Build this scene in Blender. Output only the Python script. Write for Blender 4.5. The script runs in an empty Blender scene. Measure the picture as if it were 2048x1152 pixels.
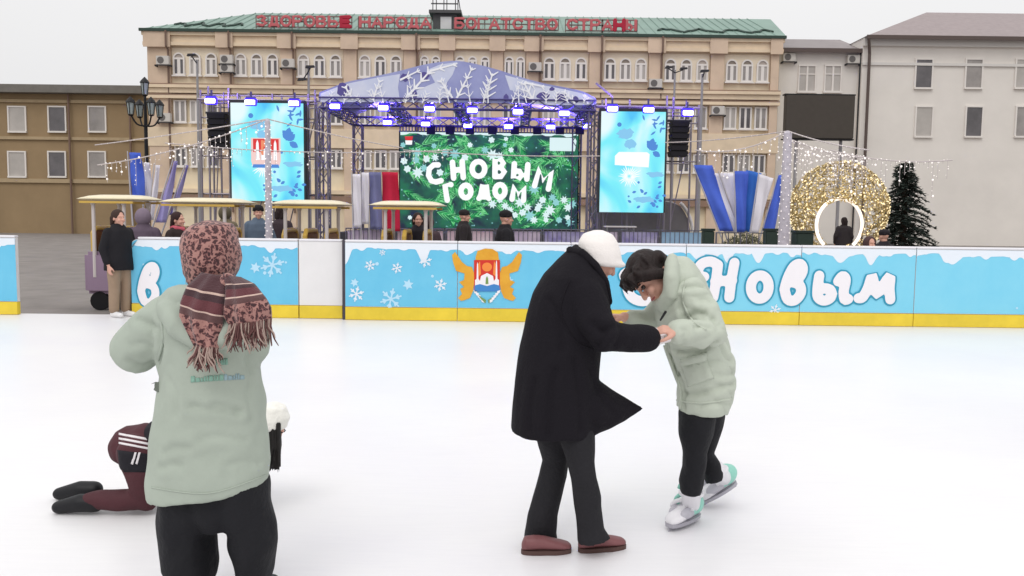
import bpy, bmesh, math, random
from mathutils import Vector, Matrix, Euler, noise
R = math.radians
rnd = random.Random(7)
SC = bpy.context.scene
COL = SC.collection

# ------------------------------------------------------------------ camera
F = 1700.0                      # focal length in pixels of a 2048 wide frame
CAM_H = 1.66
PITCH = math.atan(149 / F)
ROLL = R(0.70)
cam = bpy.data.cameras.new('camera')
cam.sensor_width = 36
cam.lens = 36 * F / 2048
cam.clip_start = 0.1
cam.clip_end = 3000
camo = bpy.data.objects.new('camera', cam)
COL.objects.link(camo)
CM = Euler((math.pi / 2 - PITCH, 0, 0)).to_matrix() @ Matrix.Rotation(ROLL, 3, 'Z')
camo.matrix_world = Matrix.Translation((0, 0, CAM_H)) @ CM.to_4x4()
SC.camera = camo

# ------------------------------------------------------------------ sky and sun (overcast winter day)
SUN_EL, SUN_AZ = R(52), R(200)
w = bpy.data.worlds.new('World')
SC.world = w
w.use_nodes = True
nt = w.node_tree
nt.nodes.clear()
wo = nt.nodes.new('ShaderNodeOutputWorld')
bg = nt.nodes.new('ShaderNodeBackground')
bg.inputs[1].default_value = 0.1
sky = nt.nodes.new('ShaderNodeTexSky')
sky.sky_type = 'NISHITA'
sky.sun_disc = False
sky.sun_elevation = SUN_EL
sky.sun_rotation = SUN_AZ
hs = nt.nodes.new('ShaderNodeHueSaturation')
hs.inputs['Saturation'].default_value = 0.12
tc = nt.nodes.new('ShaderNodeTexCoord')
sep = nt.nodes.new('ShaderNodeSeparateXYZ')
mr = nt.nodes.new('ShaderNodeMapRange')        # overcast dome: brighter towards the zenith
mr.inputs['From Min'].default_value = 0.0
mr.inputs['From Max'].default_value = 1.0
mr.inputs['To Min'].default_value = 7.5
mr.inputs['To Max'].default_value = 14.2
cl = nt.nodes.new('ShaderNodeMixRGB')
cl.blend_type = 'MULTIPLY'
cl.inputs[0].default_value = 1.0
cl.inputs[1].default_value = (1.0, 0.995, 1.0, 1)
nz = nt.nodes.new('ShaderNodeTexNoise')
nz.inputs['Scale'].default_value = 2.2
nz.inputs['Detail'].default_value = 3
nr = nt.nodes.new('ShaderNodeMapRange')
nr.inputs['To Min'].default_value = 0.96
nr.inputs['To Max'].default_value = 1.04
mm = nt.nodes.new('ShaderNodeMath')
mm.operation = 'MULTIPLY'
mx = nt.nodes.new('ShaderNodeMixRGB')
mx.inputs[0].default_value = 0.88
L = nt.links.new
L(sky.outputs[0], hs.inputs['Color'])
L(tc.outputs['Generated'], sep.inputs[0])
L(tc.outputs['Generated'], nz.inputs['Vector'])
L(nz.outputs[0], nr.inputs['Value'])
L(sep.outputs[2], mr.inputs['Value'])
L(mr.outputs[0], mm.inputs[0])
L(nr.outputs[0], mm.inputs[1])
L(mm.outputs[0], cl.inputs[2])
L(hs.outputs[0], mx.inputs[1])
L(cl.outputs[0], mx.inputs[2])
L(mx.outputs[0], bg.inputs[0])
L(bg.outputs[0], wo.inputs[0])

sd = bpy.data.lights.new('sun', 'SUN')
sd.energy = 0.8
sd.angle = R(30)
sd.color = (1, 0.975, 0.94)
so = bpy.data.objects.new('sun', sd)
COL.objects.link(so)
sdir = Vector((math.sin(SUN_AZ) * math.cos(SUN_EL), math.cos(SUN_AZ) * math.cos(SUN_EL), math.sin(SUN_EL)))
so.rotation_euler = sdir.to_track_quat('Z', 'Y').to_euler()
SC.view_settings.view_transform = 'Standard'
SC.view_settings.look = 'None'
SC.view_settings.exposure = 0.06
SC.view_settings.gamma = 1.0

# ------------------------------------------------------------------ helpers
def at(px, py, Y):
    """world point seen at photo pixel (px, py) on the plane y = Y"""
    d = CM @ Vector(((px - 1024) / F, (576 - py) / F, -1))
    return Vector((0, 0, CAM_H)) + d * (Y / d.y)

def ground(px, py, z=0.0):
    d = CM @ Vector(((px - 1024) / F, (576 - py) / F, -1))
    return Vector((0, 0, CAM_H)) + d * ((z - CAM_H) / d.z)

def lin(c):
    return tuple((v / 12.92 if v <= 0.04045 else ((v + 0.055) / 1.055) ** 2.4) for v in (x / 255 for x in c[:3]))

MATS = {}
def mat(name, c, rough=0.7, var=0.0, vscale=3.0, bump=0.0, bscale=40.0, metal=0.0, emit=0.0, spec=0.3, c2=None, sheen=0.0, stretch=None, coat=0.0):
    if name in MATS:
        return MATS[name]
    m = bpy.data.materials.new(name)
    m.use_nodes = True
    n = m.node_tree
    b = n.nodes['Principled BSDF']
    col = lin(c)
    b.inputs['Base Color'].default_value = (*col, 1)
    b.inputs['Roughness'].default_value = rough
    b.inputs['Metallic'].default_value = metal
    b.inputs['Specular IOR Level'].default_value = spec
    if sheen:
        b.inputs['Sheen Weight'].default_value = sheen
    if coat:
        b.inputs['Coat Weight'].default_value = coat
    if emit:
        b.inputs['Emission Color'].default_value = (*col, 1)
        b.inputs['Emission Strength'].default_value = emit
    t = n.nodes.new('ShaderNodeTexCoord')
    src = t.outputs['Object']
    if stretch:
        mp = n.nodes.new('ShaderNodeMapping')
        mp.inputs['Scale'].default_value = stretch
        n.links.new(src, mp.inputs[0])
        src = mp.outputs[0]
    if var or c2:
        nz = n.nodes.new('ShaderNodeTexNoise')
        nz.inputs['Scale'].default_value = vscale
        nz.inputs['Detail'].default_value = 6
        nz.inputs['Roughness'].default_value = 0.62
        n.links.new(src, nz.inputs['Vector'])
        rp = n.nodes.new('ShaderNodeValToRGB')
        rp.color_ramp.elements[0].position = 0.3
        rp.color_ramp.elements[1].position = 0.7
        if c2:
            a2 = lin(c2)
            rp.color_ramp.elements[0].color = (*col, 1)
            rp.color_ramp.elements[1].color = (*a2, 1)
        else:
            rp.color_ramp.elements[0].color = (*[v * (1 - var) for v in col], 1)
            rp.color_ramp.elements[1].color = (*[min(1, v * (1 + var)) for v in col], 1)
        n.links.new(nz.outputs[0], rp.inputs[0])
        n.links.new(rp.outputs[0], b.inputs['Base Color'])
        if emit:
            n.links.new(rp.outputs[0], b.inputs['Emission Color'])
    if bump:
        n2 = n.nodes.new('ShaderNodeTexNoise')
        n2.inputs['Scale'].default_value = bscale
        n2.inputs['Detail'].default_value = 5
        n.links.new(src, n2.inputs['Vector'])
        bp = n.nodes.new('ShaderNodeBump')
        bp.inputs['Strength'].default_value = bump
        bp.inputs['Distance'].default_value = 0.02
        n.links.new(n2.outputs[0], bp.inputs['Height'])
        n.links.new(bp.outputs[0], b.inputs['Normal'])
    MATS[name] = m
    return m

def tag(o, label=None, cat=None, group=None, kind=None):
    if label: o['label'] = label
    if cat: o['category'] = cat
    if group: o['group'] = group
    if kind: o['kind'] = kind
    return o

def thing(name, loc, label, cat, group=None):
    o = bpy.data.objects.new(name, None)
    o.empty_display_size = 0.2
    COL.objects.link(o)
    o.location = loc
    return tag(o, label, cat, group)

def root_loc(o):
    p = Vector((0, 0, 0))
    while o is not None:
        p = p + Vector(o.location)
        o = o.parent
    return p

def link_mesh(name, me, m, parent=None, origin=None):
    """me is in world coordinates; it is moved into its thing's frame"""
    off = root_loc(parent) if parent is not None else (Vector(origin) if origin is not None else Vector((0, 0, 0)))
    me.transform(Matrix.Translation(-off))
    if m is not None:
        me.materials.clear()
        me.materials.append(m)
    o = bpy.data.objects.new(name, me)
    COL.objects.link(o)
    if parent is not None:
        o.parent = parent
    else:
        o.location = off
    return o

class MB:
    def __init__(s):
        s.v = []
        s.f = []
        s.uv = None
    def add(s, vs, fs):
        k = len(s.v)
        s.v += [Vector(x) for x in vs]
        s.f += [tuple(i + k for i in f) for f in fs]
        return s
    def box(s, x0, x1, y0, y1, z0, z1):
        return s.add([(x0, y0, z0), (x1, y0, z0), (x1, y1, z0), (x0, y1, z0), (x0, y0, z1), (x1, y0, z1), (x1, y1, z1), (x0, y1, z1)],
                     [(0, 3, 2, 1), (4, 5, 6, 7), (0, 1, 5, 4), (1, 2, 6, 5), (2, 3, 7, 6), (3, 0, 4, 7)])
    def prism(s, poly, y0, y1):
        """poly = [(x, z)] counter-clockwise seen from the front (-y); extruded y0..y1"""
        n = len(poly)
        a = sum(poly[i][0] * poly[(i + 1) % n][1] - poly[(i + 1) % n][0] * poly[i][1] for i in range(n))
        if a < 0: poly = poly[::-1]
        vs = [(x, y0, z) for x, z in poly] + [(x, y1, z) for x, z in poly]
        fs = [tuple(range(n)), tuple(range(2 * n - 1, n - 1, -1))]
        fs += [(i, n + i, n + (i + 1) % n, (i + 1) % n) for i in range(n)]
        return s.add(vs, fs)
    def flat(s, poly, y):
        n = len(poly)
        a = sum(poly[i][0] * poly[(i + 1) % n][1] - poly[(i + 1) % n][0] * poly[i][1] for i in range(n))
        if a < 0: poly = poly[::-1]
        return s.add([(x, y, z) for x, z in poly], [tuple(range(n))])
    def loft(s, rings, cap=True, closed=False):
        n = len(rings[0])
        vs = [p for r in rings for p in r]
        fs = []
        m = len(rings)
        for i in range(m - 1 if not closed else m):
            j = (i + 1) % m
            for k in range(n):
                fs.append((i * n + k, i * n + (k + 1) % n, j * n + (k + 1) % n, j * n + k))
        if cap and not closed:
            fs.append(tuple(range(n - 1, -1, -1)))
            fs.append(tuple((m - 1) * n + k for k in range(n)))
        return s.add(vs, fs)
    def tube(s, pts, r, n=8, cap=True, closed=False):
        pts = [Vector(p) for p in pts]
        rs = r if isinstance(r, (list, tuple)) else [r] * len(pts)
        return s.loft(frames(pts, rs, n, closed), cap, closed)
    def limb(s, pts, rs, n=14, flat=None):
        """rounded tapered chain"""
        pts = [Vector(p) for p in pts]
        rs = list(rs)
        d0 = (pts[0] - pts[1]).normalized()
        d1 = (pts[-1] - pts[-2]).normalized()
        P, Q = [], []
        for k in (0.98, 0.8, 0.45):
            P.append(pts[0] + d0 * rs[0] * k); Q.append(rs[0] * math.sqrt(1 - k * k))
        P += pts; Q += rs
        for k in (0.45, 0.8, 0.98):
            P.append(pts[-1] + d1 * rs[-1] * k); Q.append(rs[-1] * math.sqrt(1 - k * k))
        return s.loft(frames(P, Q, n))
    def ball(s, c, rx, ry=None, rz=None, n=16, m=10, M=None):
        ry = ry or rx; rz = rz or rx
        c = Vector(c)
        rings = []
        for i in range(m + 1):
            t = math.pi * (i + 0.02) / (m + 0.04)
            r = []
            for k in range(n):
                a = 2 * math.pi * k / n
                q = Vector((rx * math.sin(t) * math.cos(a), ry * math.sin(t) * math.sin(a), -rz * math.cos(t)))
                if M is not None: q = M @ q
                r.append(c + q)
            rings.append(r)
        return s.loft(rings)
    def sil(s, st, Y, n=28, e=1.0):
        """loft from photo-measured stations: (Lx,Ly,Rx,Ry, dy, half depth in m)"""
        rings = []
        for (lx, ly, rx, ry, dy, dep) in st:
            A = at(lx, ly, Y + dy); B = at(rx, ry, Y + dy)
            c = (A + B) / 2; u = (B - A) / 2
            ring = []
            for k in range(n):
                a = 2 * math.pi * k / n
                ca, sa = math.cos(a), math.sin(a)
                ca = math.copysign(abs(ca) ** e, ca); sa = math.copysign(abs(sa) ** e, sa)
                ring.append(c + u * ca + Vector((0, dep * sa, 0)))
            rings.append(ring)
        return s.loft(rings)
    def mesh(s, name):
        me = bpy.data.meshes.new(name)
        me.from_pydata([tuple(v) for v in s.v], [], s.f)
        me.update()
        return me
    def build(s, name, m, parent=None, smooth=False, origin=None, bevel=0.0):
        me = s.mesh(name)
        bm = bmesh.new()
        bm.from_mesh(me)
        if bevel:
            bmesh.ops.bevel(bm, geom=[e for e in bm.edges], offset=bevel, segments=2, affect='EDGES', clamp_overlap=True)
        bmesh.ops.recalc_face_normals(bm, faces=bm.faces)
        bm.to_mesh(me)
        bm.free()
        if smooth:
            me.shade_smooth()
        return link_mesh(name, me, m, parent, origin)

def frames(pts, rs, n, closed=False):
    m = len(pts)
    T = []
    for i in range(m):
        a = pts[(i - 1) % m] if (i > 0 or closed) else pts[0]
        b = pts[(i + 1) % m] if (i < m - 1 or closed) else pts[-1]
        t = b - a
        T.append(t.normalized() if t.length > 1e-9 else Vector((0, 0, 1)))
    up = Vector((0, 0, 1)) if abs(T[0].z) < 0.9 else Vector((0, 1, 0))
    u = T[0].cross(up).normalized()
    rings = []
    for i in range(m):
        u = u - T[i] * u.dot(T[i])
        if u.length < 1e-6:
            u = T[i].orthogonal()
        u.normalize()
        v = T[i].cross(u)
        rings.append([pts[i] + (u * math.cos(2 * math.pi * k / n) + v * math.sin(2 * math.pi * k / n)) * rs[i] for k in range(n)])
    return rings

def spline(pts, k=6, closed=False):
    pts = [Vector(p) for p in pts]
    n = len(pts)
    out = []
    for i in range(n if closed else n - 1):
        p0 = pts[(i - 1) % n] if (i > 0 or closed) else pts[0]
        p1 = pts[i]; p2 = pts[(i + 1) % n]
        p3 = pts[(i + 2) % n] if (i + 2 < n or closed) else pts[-1]
        for j in range(k):
            t = j / k
            out.append(0.5 * ((2 * p1) + (p2 - p0) * t + (2 * p0 - 5 * p1 + 4 * p2 - p3) * t * t + (3 * p1 - p0 - 3 * p2 + p3) * t ** 3))
    if not closed: out.append(pts[-1])
    return out

def remeshed(mb, voxel, it=4, fac=0.5):
    me = mb.mesh('tmp')
    bm = bmesh.new(); bm.from_mesh(me)
    bmesh.ops.recalc_face_normals(bm, faces=bm.faces)
    bm.to_mesh(me); bm.free()
    o = bpy.data.objects.new('tmp', me)
    COL.objects.link(o)
    r = o.modifiers.new('r', 'REMESH'); r.mode = 'VOXEL'; r.voxel_size = voxel
    if it:
        q = o.modifiers.new('s', 'SMOOTH'); q.factor = fac; q.iterations = it
    dg = bpy.context.evaluated_depsgraph_get()
    me2 = bpy.data.meshes.new_from_object(o.evaluated_get(dg))
    bpy.data.objects.remove(o)
    bpy.data.meshes.remove(me)
    return me2

def organic(name, mb, m, parent, voxel=0.012, it=4, disp=None):
    me = remeshed(mb, voxel, it)
    me.name = name
    if disp:
        ns = [v.normal.copy() for v in me.vertices]
        for v, nn in zip(me.vertices, ns):
            v.co = v.co + nn * disp(v.co, nn)
    me.update()
    me.shade_smooth()
    return link_mesh(name, me, m, parent)

def copy_tree(o, parent=None):
    c = o.copy()
    COL.objects.link(c)
    if parent is not None:
        c.parent = parent
    for ch in list(o.children):
        copy_tree(ch, c)
    return c

def setup_text(s, h, depth=0.02, off=0.0, shear=0.0):
    cu = bpy.data.curves.new('t', 'FONT')
    cu.body = s; cu.size = 1; cu.extrude = depth; cu.offset = off; cu.shear = shear
    o = bpy.data.objects.new('t', cu)
    COL.objects.link(o)
    dg = bpy.context.evaluated_depsgraph_get()
    me = bpy.data.meshes.new_from_object(o.evaluated_get(dg))
    bpy.data.objects.remove(o)
    return me

def text_mesh(s, x0, x1, z0, z1, y, depth=0.02, off=0.0):
    """letter fitted to the box x0..x1, z0..z1, standing in the plane y, facing -y"""
    me = setup_text(s, 1, depth, off)
    xs = [v.co.x for v in me.vertices]; ys = [v.co.y for v in me.vertices]
    a, b, c, d = min(xs), max(xs), min(ys), max(ys)
    for v in me.vertices:
        X = x0 + (v.co.x - a) / (b - a) * (x1 - x0)
        Z = z0 + (v.co.y - c) / (d - c) * (z1 - z0)
        v.co = Vector((X, y - v.co.z, Z))
    me.update()
    return me

def stroke_mesh(strokes, rad, y, thick=0.008, voxel=None, origin=None):
    """strokes = lists of (x, z) world; rounded thick brush letters pressed flat against plane y"""
    mb = MB()
    for st in strokes:
        pts = [Vector((p[0], y, p[1])) for p in st]
        rs = [p[2] if len(p) > 2 else rad for p in st]
        if len(pts) == 1:
            mb.ball(pts[0], rs[0])
        else:
            mb.limb(pts, rs, 12)
    me = remeshed(mb, voxel or rad * 0.22, 2)
    for v in me.vertices:
        k = (v.co.y - y) / rad
        v.co.y = y + max(-1, min(1, k * 1.6)) * thick * 0.5
    me.update()
    me.shade_smooth()
    return me
# ================================================================== ground, ice
def ice_material():
    m = mat('ice', (224, 223, 226), rough=0.34, spec=0.35)
    n = m.node_tree; b = n.nodes['Principled BSDF']
    t = n.nodes.new('ShaderNodeTexCoord')
    nz = n.nodes.new('ShaderNodeTexNoise'); nz.inputs['Scale'].default_value = 0.55; nz.inputs['Detail'].default_value = 5
    rp = n.nodes.new('ShaderNodeValToRGB')
    rp.color_ramp.elements[0].position = 0.32; rp.color_ramp.elements[0].color = (*lin((227, 225, 229)), 1)
    rp.color_ramp.elements[1].position = 0.66; rp.color_ramp.elements[1].color = (*lin((232, 231, 231)), 1)
    n.links.new(t.outputs['Object'], nz.inputs['Vector'])
    n.links.new(nz.outputs[0], rp.inputs[0])
    # skate scratches: thin lines from stretched, warped noise
    mp = n.nodes.new('ShaderNodeMapping'); mp.inputs['Scale'].default_value = (1.4, 16, 1); mp.inputs['Rotation'].default_value = (0, 0, 0.25)
    n2 = n.nodes.new('ShaderNodeTexNoise'); n2.inputs['Scale'].default_value = 2.2; n2.inputs['Detail'].default_value = 7; n2.inputs['Roughness'].default_value = 0.7
    n.links.new(t.outputs['Object'], mp.inputs[0]); n.links.new(mp.outputs[0], n2.inputs['Vector'])
    r2 = n.nodes.new('ShaderNodeValToRGB')
    r2.color_ramp.elements[0].position = 0.35; r2.color_ramp.elements[0].color = (0.972, 0.973, 0.976, 1)
    r2.color_ramp.elements[1].position = 0.6; r2.color_ramp.elements[1].color = (1, 1, 1, 1)
    n.links.new(n2.outputs[0], r2.inputs[0])
    mu = n.nodes.new('ShaderNodeMixRGB'); mu.blend_type = 'MULTIPLY'; mu.inputs[0].default_value = 1
    n.links.new(rp.outputs[0], mu.inputs[1]); n.links.new(r2.outputs[0], mu.inputs[2])
    n.links.new(mu.outputs[0], b.inputs['Base Color'])
    bp = n.nodes.new('ShaderNodeBump'); bp.inputs['Strength'].default_value = 0.06; bp.inputs['Distance'].default_value = 0.01
    n.links.new(n2.outputs[0], bp.inputs['Height']); n.links.new(bp.outputs[0], b.inputs['Normal'])
    return m

M_plaza = mat('plaza_paving', (128, 122, 118), rough=0.85, var=0.18, vscale=1.2, bump=0.3, bscale=6)
YB = 12.98                                       # front face of the rink boards
o = MB().add([(-900, -900, -0.16), (900, -900, -0.16), (900, 900, -0.16), (-900, 900, -0.16)], [(0, 1, 2, 3)]).build('ground', M_plaza)
tag(o, 'grey paved plaza ground reaching past the buildings', 'ground', kind='structure')
o = MB().box(-24, 24, -12, YB + 0.3, -0.15, 0.0).build('ice_rink', ice_material())
tag(o, 'smooth white ice of the outdoor skating rink', 'ice', kind='structure')

# ================================================================== main building
BY = 57.0
def bx(px): return at(px, 100 + 0.0122 * (px - 930), BY).x
def bz(py): return at(930, py, BY).z
M_cream = mat('cream_plaster', (230, 215, 186), rough=0.9, var=0.07, vscale=0.8, bump=0.2, bscale=8)
M_pink = mat('pinkish_stone', (210, 187, 164), rough=0.9, var=0.1, vscale=0.7, bump=0.2, bscale=8)
M_trim = mat('trim_stone', (224, 204, 176), rough=0.9, var=0.08, vscale=1.2)
M_band = mat('brown_band', (146, 120, 104), rough=0.9, var=0.1)  # brown bands, darker than the trim courses
M_panel = mat('pale_bay_plaster', (234, 221, 198), rough=0.9, var=0.05, vscale=1.0)
M_white = mat('white_window_frame', (226, 220, 214), rough=0.55)
M_pane = [mat('window_glass_dark', (96, 92, 94), rough=0.12, var=0.35, vscale=0.7, spec=0.6),
          mat('window_glass_mid', (148, 142, 138), rough=0.15, var=0.25, vscale=0.6, spec=0.6),
          mat('window_glass_blinds', (178, 172, 166), rough=0.3, var=0.12, vscale=0.8, spec=0.5)]
M_lun = [mat('fanlight_glass', (128, 116, 104), rough=0.15, spec=0.6, var=0.15), mat('fanlight_glass_pale', (168, 156, 146), rough=0.2, spec=0.6, var=0.12)]
M_green = mat('green_metal_roof', (120, 146, 135), rough=0.55, var=0.1, vscale=0.4, spec=0.4)
M_darkgreen = mat('dark_green_roof_edge', (52, 70, 62), rough=0.6)
M_dark = mat('dark_grey_metal', (52, 51, 54), rough=0.6, var=0.1)
M_grey = mat('grey_metal', (150, 148, 150), rough=0.45, metal=0.4, var=0.08)
M_black = mat('black_paint', (20, 20, 24), rough=0.5)

X0, X1 = bx(297), bx(1557)
ZE = bz(69.5)                                    # eave
BASEZ = -0.16
main = thing('civic_building', ((X0 + X1) / 2, BY, BASEZ), 'long three storey cream stone building with green metal roof behind the stage', 'building')
mb = MB().box(X0, X1, BY, BY + 14, BASEZ, ZE - 0.05)
mb.build('wall', M_cream, main)
bays = [(343, 440, 3), (467, 562, 3), (592, 688, 3), (715, 808, 3), (838, 883, 2), (908, 983, 3), (1007, 1052, 2), (1083, 1178, 3), (1205, 1297, 3), (1325, 1420, 3), (1448, 1540, 3)]
# piers between the bays
edges = [297] + [v for b in bays for v in b[:2]] + [1557]
for i in range(0, len(edges), 2):
    MB().box(bx(edges[i]) + 0.02, bx(edges[i + 1]) - 0.02, BY - 0.28, BY - 0.002, BASEZ + 0.02, bz(100)).build('pier', M_pink, main)
# upper bay panels (paler plaster behind the arched windows)
for a, b, n in bays:
    MB().box(bx(a) + 0.03, bx(b) - 0.03, BY - 0.07, BY - 0.003, bz(161), bz(103)).build('bay_panel', M_panel, main)
# cornices
cm = MB()
cm.box(X0 - 0.25, X1 + 0.25, BY - 0.5, BY + 0.02, bz(80), ZE)
cm.box(X0 - 0.1, X1 + 0.1, BY - 0.34, BY - 0.006, bz(93), bz(80.2))
cm.box(X0 - 0.2, X1 + 0.2, BY - 0.46, BY - 0.008, bz(100), bz(93.2))
cm.build('cornice', M_trim, main)
for i in range(0, len(edges), 2):                 # cornice blocks over the piers
    MB().box(bx(edges[i]) - 0.12, bx(edges[i + 1]) + 0.12, BY - 0.57, BY - 0.503, bz(104), bz(72)).build('cornice_block', M_pink, main)
for (ex, e2, dy, k, z0, z1) in ((.3, .1, .55, .004, 184, 178), (.2, .1, .4, .006, 194, 184.3), (.1, .1, .45, .008, 205, 199), (.1, .1, .33, .005, 300, 262), (.1, .1, .4, .005, 392, 384)):
    MB().box(X0 - ex, X1 + e2, BY - dy, BY - k, bz(z0), bz(z1)).build('string_course', M_trim, main)
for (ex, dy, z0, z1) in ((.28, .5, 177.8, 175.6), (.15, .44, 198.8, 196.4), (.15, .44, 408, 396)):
    MB().box(X0 - ex, X1 + 0.08, BY - dy, BY - 0.012, bz(z0), bz(z1)).build('dark_band', M_band, main)
for px in (343, 467, 592, 838, 1083, 1205, 1325):
    MB().tube([(bx(px) - 0.1, BY - 0.7, bz(72)), (bx(px) - 0.1, BY - 0.7, bz(103)), (bx(px) - 0.1, BY - 0.36, bz(108)), (bx(px) - 0.1, BY - 0.36, bz(430))], 0.065, 6).build('downpipe', mat('brown_pipe', (120, 98, 86), rough=0.6), main)
# roof: long hip with the ridge set back
RY = BY + 7
ra, rb = at(517, 24, RY), at(1541, 40.5, RY)
rz = (ra.z + rb.z) / 2
e0, e1 = (X0 - 0.35, X1 + 0.3)
yf, yb = BY - 0.6, BY + 14.6
vs = [(e0, yf, ZE + 0.02), (e1, yf, ZE + 0.02), (e1, yb, ZE + 0.02), (e0, yb, ZE + 0.02), (ra.x, RY, rz), (rb.x, RY, rz)]
roof = MB().add(vs, [(0, 1, 5, 4), (1, 2, 5), (2, 3, 4, 5), (3, 0, 4), (0, 3, 2, 1)]).build('roof', M_green, main)
sm = MB()                                        # standing seams
for i in range(1, 70):
    x = e0 + (e1 - e0) * i / 70
    top = 1.0
    if x < ra.x: top = (x - e0) / (ra.x - e0)
    if x > rb.x: top = max(0.05, (e1 - x) / (e1 - rb.x))
    p0 = Vector((x, yf, ZE + 0.03)); p1 = Vector((x, yf + (RY - yf) * top, ZE + 0.03 + (rz - ZE) * top))
    sm.tube([p0, p1], 0.03, 4)
sm.build('roof_seam', M_green, roof)
sg = MB().box(e0, e1, yf - 0.06, yf + 0.1, ZE - 0.12, ZE + 0.06)
sg.build('gutter', M_darkgreen, roof)
for (a, b) in ((340, 476), (1320, 1552)):
    pts = []
    for i in range(25):
        px = a + (b - a) * i / 24
        x = bx(px); t = 0.2 + 0.07 * math.sin(i * 0.9) + 0.03 * math.sin(i * 2.3)
        pts.append((x, yf + (RY - yf) * t, ZE + (rz - ZE) * t + 0.05))
    MB().tube(pts, 0.1, 6).build('snow_guard', M_darkgreen, roof)
# dormer hatch with railings on the ridge
da, db = at(866, 62, BY + 0.6), at(914, 28, BY + 0.6)
dm = MB().box(da.x, db.x, BY + 0.6, BY + 4, ZE, db.z)
dm.box(da.x - 0.25, db.x + 0.3, BY + 0.3, BY + 4.2, db.z + 0.003, db.z + 0.2)
dor = dm.build('dormer', mat('dormer_cladding', (82, 82, 82), rough=0.7, var=0.1), main)
wa, wb = at(881, 58, BY + 0.6), at(903, 34, BY + 0.6)
MB().box(wa.x, wb.x, BY + 0.55, BY + 0.598, wa.z, wb.z).build('pane', mat('white_hatch_glass', (205, 204, 202), rough=0.3, var=0.1, vscale=1.5), dor)
rl = MB()
for px in (866, 888, 911):
    q = at(px, 26, BY + 0.8)
    for yy in (BY + 0.7, BY + 3.2):
        rl.tube([(q.x, yy, db.z + 0.2), (q.x, yy, db.z + 2.0)], 0.03, 6)
for k in (0.7, 1.25, 1.9):
    for yy in (BY + 0.7, BY + 3.2):
        rl.tube([(at(862, 20, yy).x, yy, db.z + k), (at(916, 20, yy).x, yy, db.z + k)], 0.022, 6)
rl.tube([(at(914, 26, BY).x, BY + 0.7, db.z + 1.3), (at(922, 26, BY).x, BY + 0.7, db.z - 0.3)], 0.03, 6)
rl.build('railing', M_dark, dor)

# windows -----------------------------------------------------------
def arch_poly(x0, x1, z0, zs, k=10):
    r = (x1 - x0) / 2; c = (x0 + x1) / 2
    return [(x0, z0), (x1, z0)] + [(c + r * math.cos(math.pi * i / k), zs + r * math.sin(math.pi * i / k)) for i in range(k + 1)]

def make_arch(w_, h_, var, blind):
    """arched window standing at the origin, bottom centre; returns its frame mesh with pane meshes"""
    hw = w_ / 2; zs = h_ - hw; t = 0.095
    fr = MB()
    o_ = arch_poly(-hw, hw, 0, zs); i_ = arch_poly(-hw + t, hw - t, t, zs)
    n = len(o_)
    for y0, y1 in ((-0.16, -0.02),):
        vs = [(x, y0, z) for x, z in o_] + [(x, y0, z) for x, z in i_] + [(x, y1, z) for x, z in o_] + [(x, y1, z) for x, z in i_]
        fs = []
        for k in range(n):
            q = (k + 1) % n
            fs += [(k, q, n + q, n + k), (2 * n + k, 3 * n + k, 3 * n + q, 2 * n + q), (k, 2 * n + k, 2 * n + q, q), (n + k, n + q, 3 * n + q, 3 * n + k)]
        fr.add(vs, fs)
    fr.box(-hw + t, hw - t, -0.15, -0.021, zs - 0.07, zs + 0.05)
    fr.box(-0.1, 0.1, -0.148, -0.022, t, zs - 0.072)
    fr.box(-hw - 0.08, hw + 0.08, -0.22, -0.02, -0.09, -0.002)
    pn = MB()
    for s in (-1, 1):
        a, b = sorted((s * 0.1, s * (hw - t)))
        pn.box(a + 0.004, b - 0.004, -0.1, -0.03, t + 0.004, zs - 0.075)
    ln = MB().prism(arch_poly(-hw + t + .005, hw - t - .005, zs + 0.052, zs + 0.055), -0.1, -0.03)
    return fr, pn, ln

def place_window(fr, pn, ln, x, z, pv, lv, proto={}):
    key = (id(fr), pv, lv)
    if key not in proto:
        f = fr.build('window', M_white, None)
        p = pn.build('pane', M_pane[pv], None); p.parent = f
        if ln is not None:
            q = ln.build('fanlight', M_lun[lv], None); q.parent = f
        f.parent = main
        proto[key] = f
    else:
        f = copy_tree(proto[key], main)
    f.location = Vector((x, BY - 0.07, z)) - main.location
    return f

hA = bz(113) - bz(158)
A3 = make_arch(bx(370) - bx(347), hA, 0, 0)
A2 = make_arch(bx(860) - bx(842), hA, 0, 0)
def rect_window(w_, h_):
    hw = w_ / 2
    fr = MB()
    fr.box(-hw, hw, -0.12, -0.02, 0, 0.08).box(-hw, hw, -0.12, -0.02, h_ - 0.08, h_)
    fr.box(-hw, -hw + 0.1, -0.12, -0.02, 0.081, h_ - 0.081).box(hw - 0.1, hw, -0.12, -0.02, 0.081, h_ - 0.081)
    fr.box(-0.07, 0.07, -0.118, -0.022, 0.081, h_ - 0.081)
    fr.box(-hw - 0.06, hw + 0.06, -0.2, -0.02, -0.08, -0.002)
    pn = MB()
    for s in (-1, 1):
        a, b = sorted((s * 0.07, s * (hw - 0.1)))
        pn.box(a + 0.003, b - 0.003, -0.08, -0.03, 0.084, h_ - 0.084)
    return fr, pn
hR = bz(208) - bz(252)
R3 = rect_window((bx(372) - bx(347)), hR)
hG = bz(303) - bz(340)
G3 = rect_window((bx(372) - bx(347)), hG)
seq = [0, 2, 1, 1, 1, 0, 2, 0, 1, 2, 0, 1, 0, 0, 0, 1, 0, 0, 0, 0, 2, 0, 0, 1, 2, 0, 1, 2, 1, 1, 2]
k = 0
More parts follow.
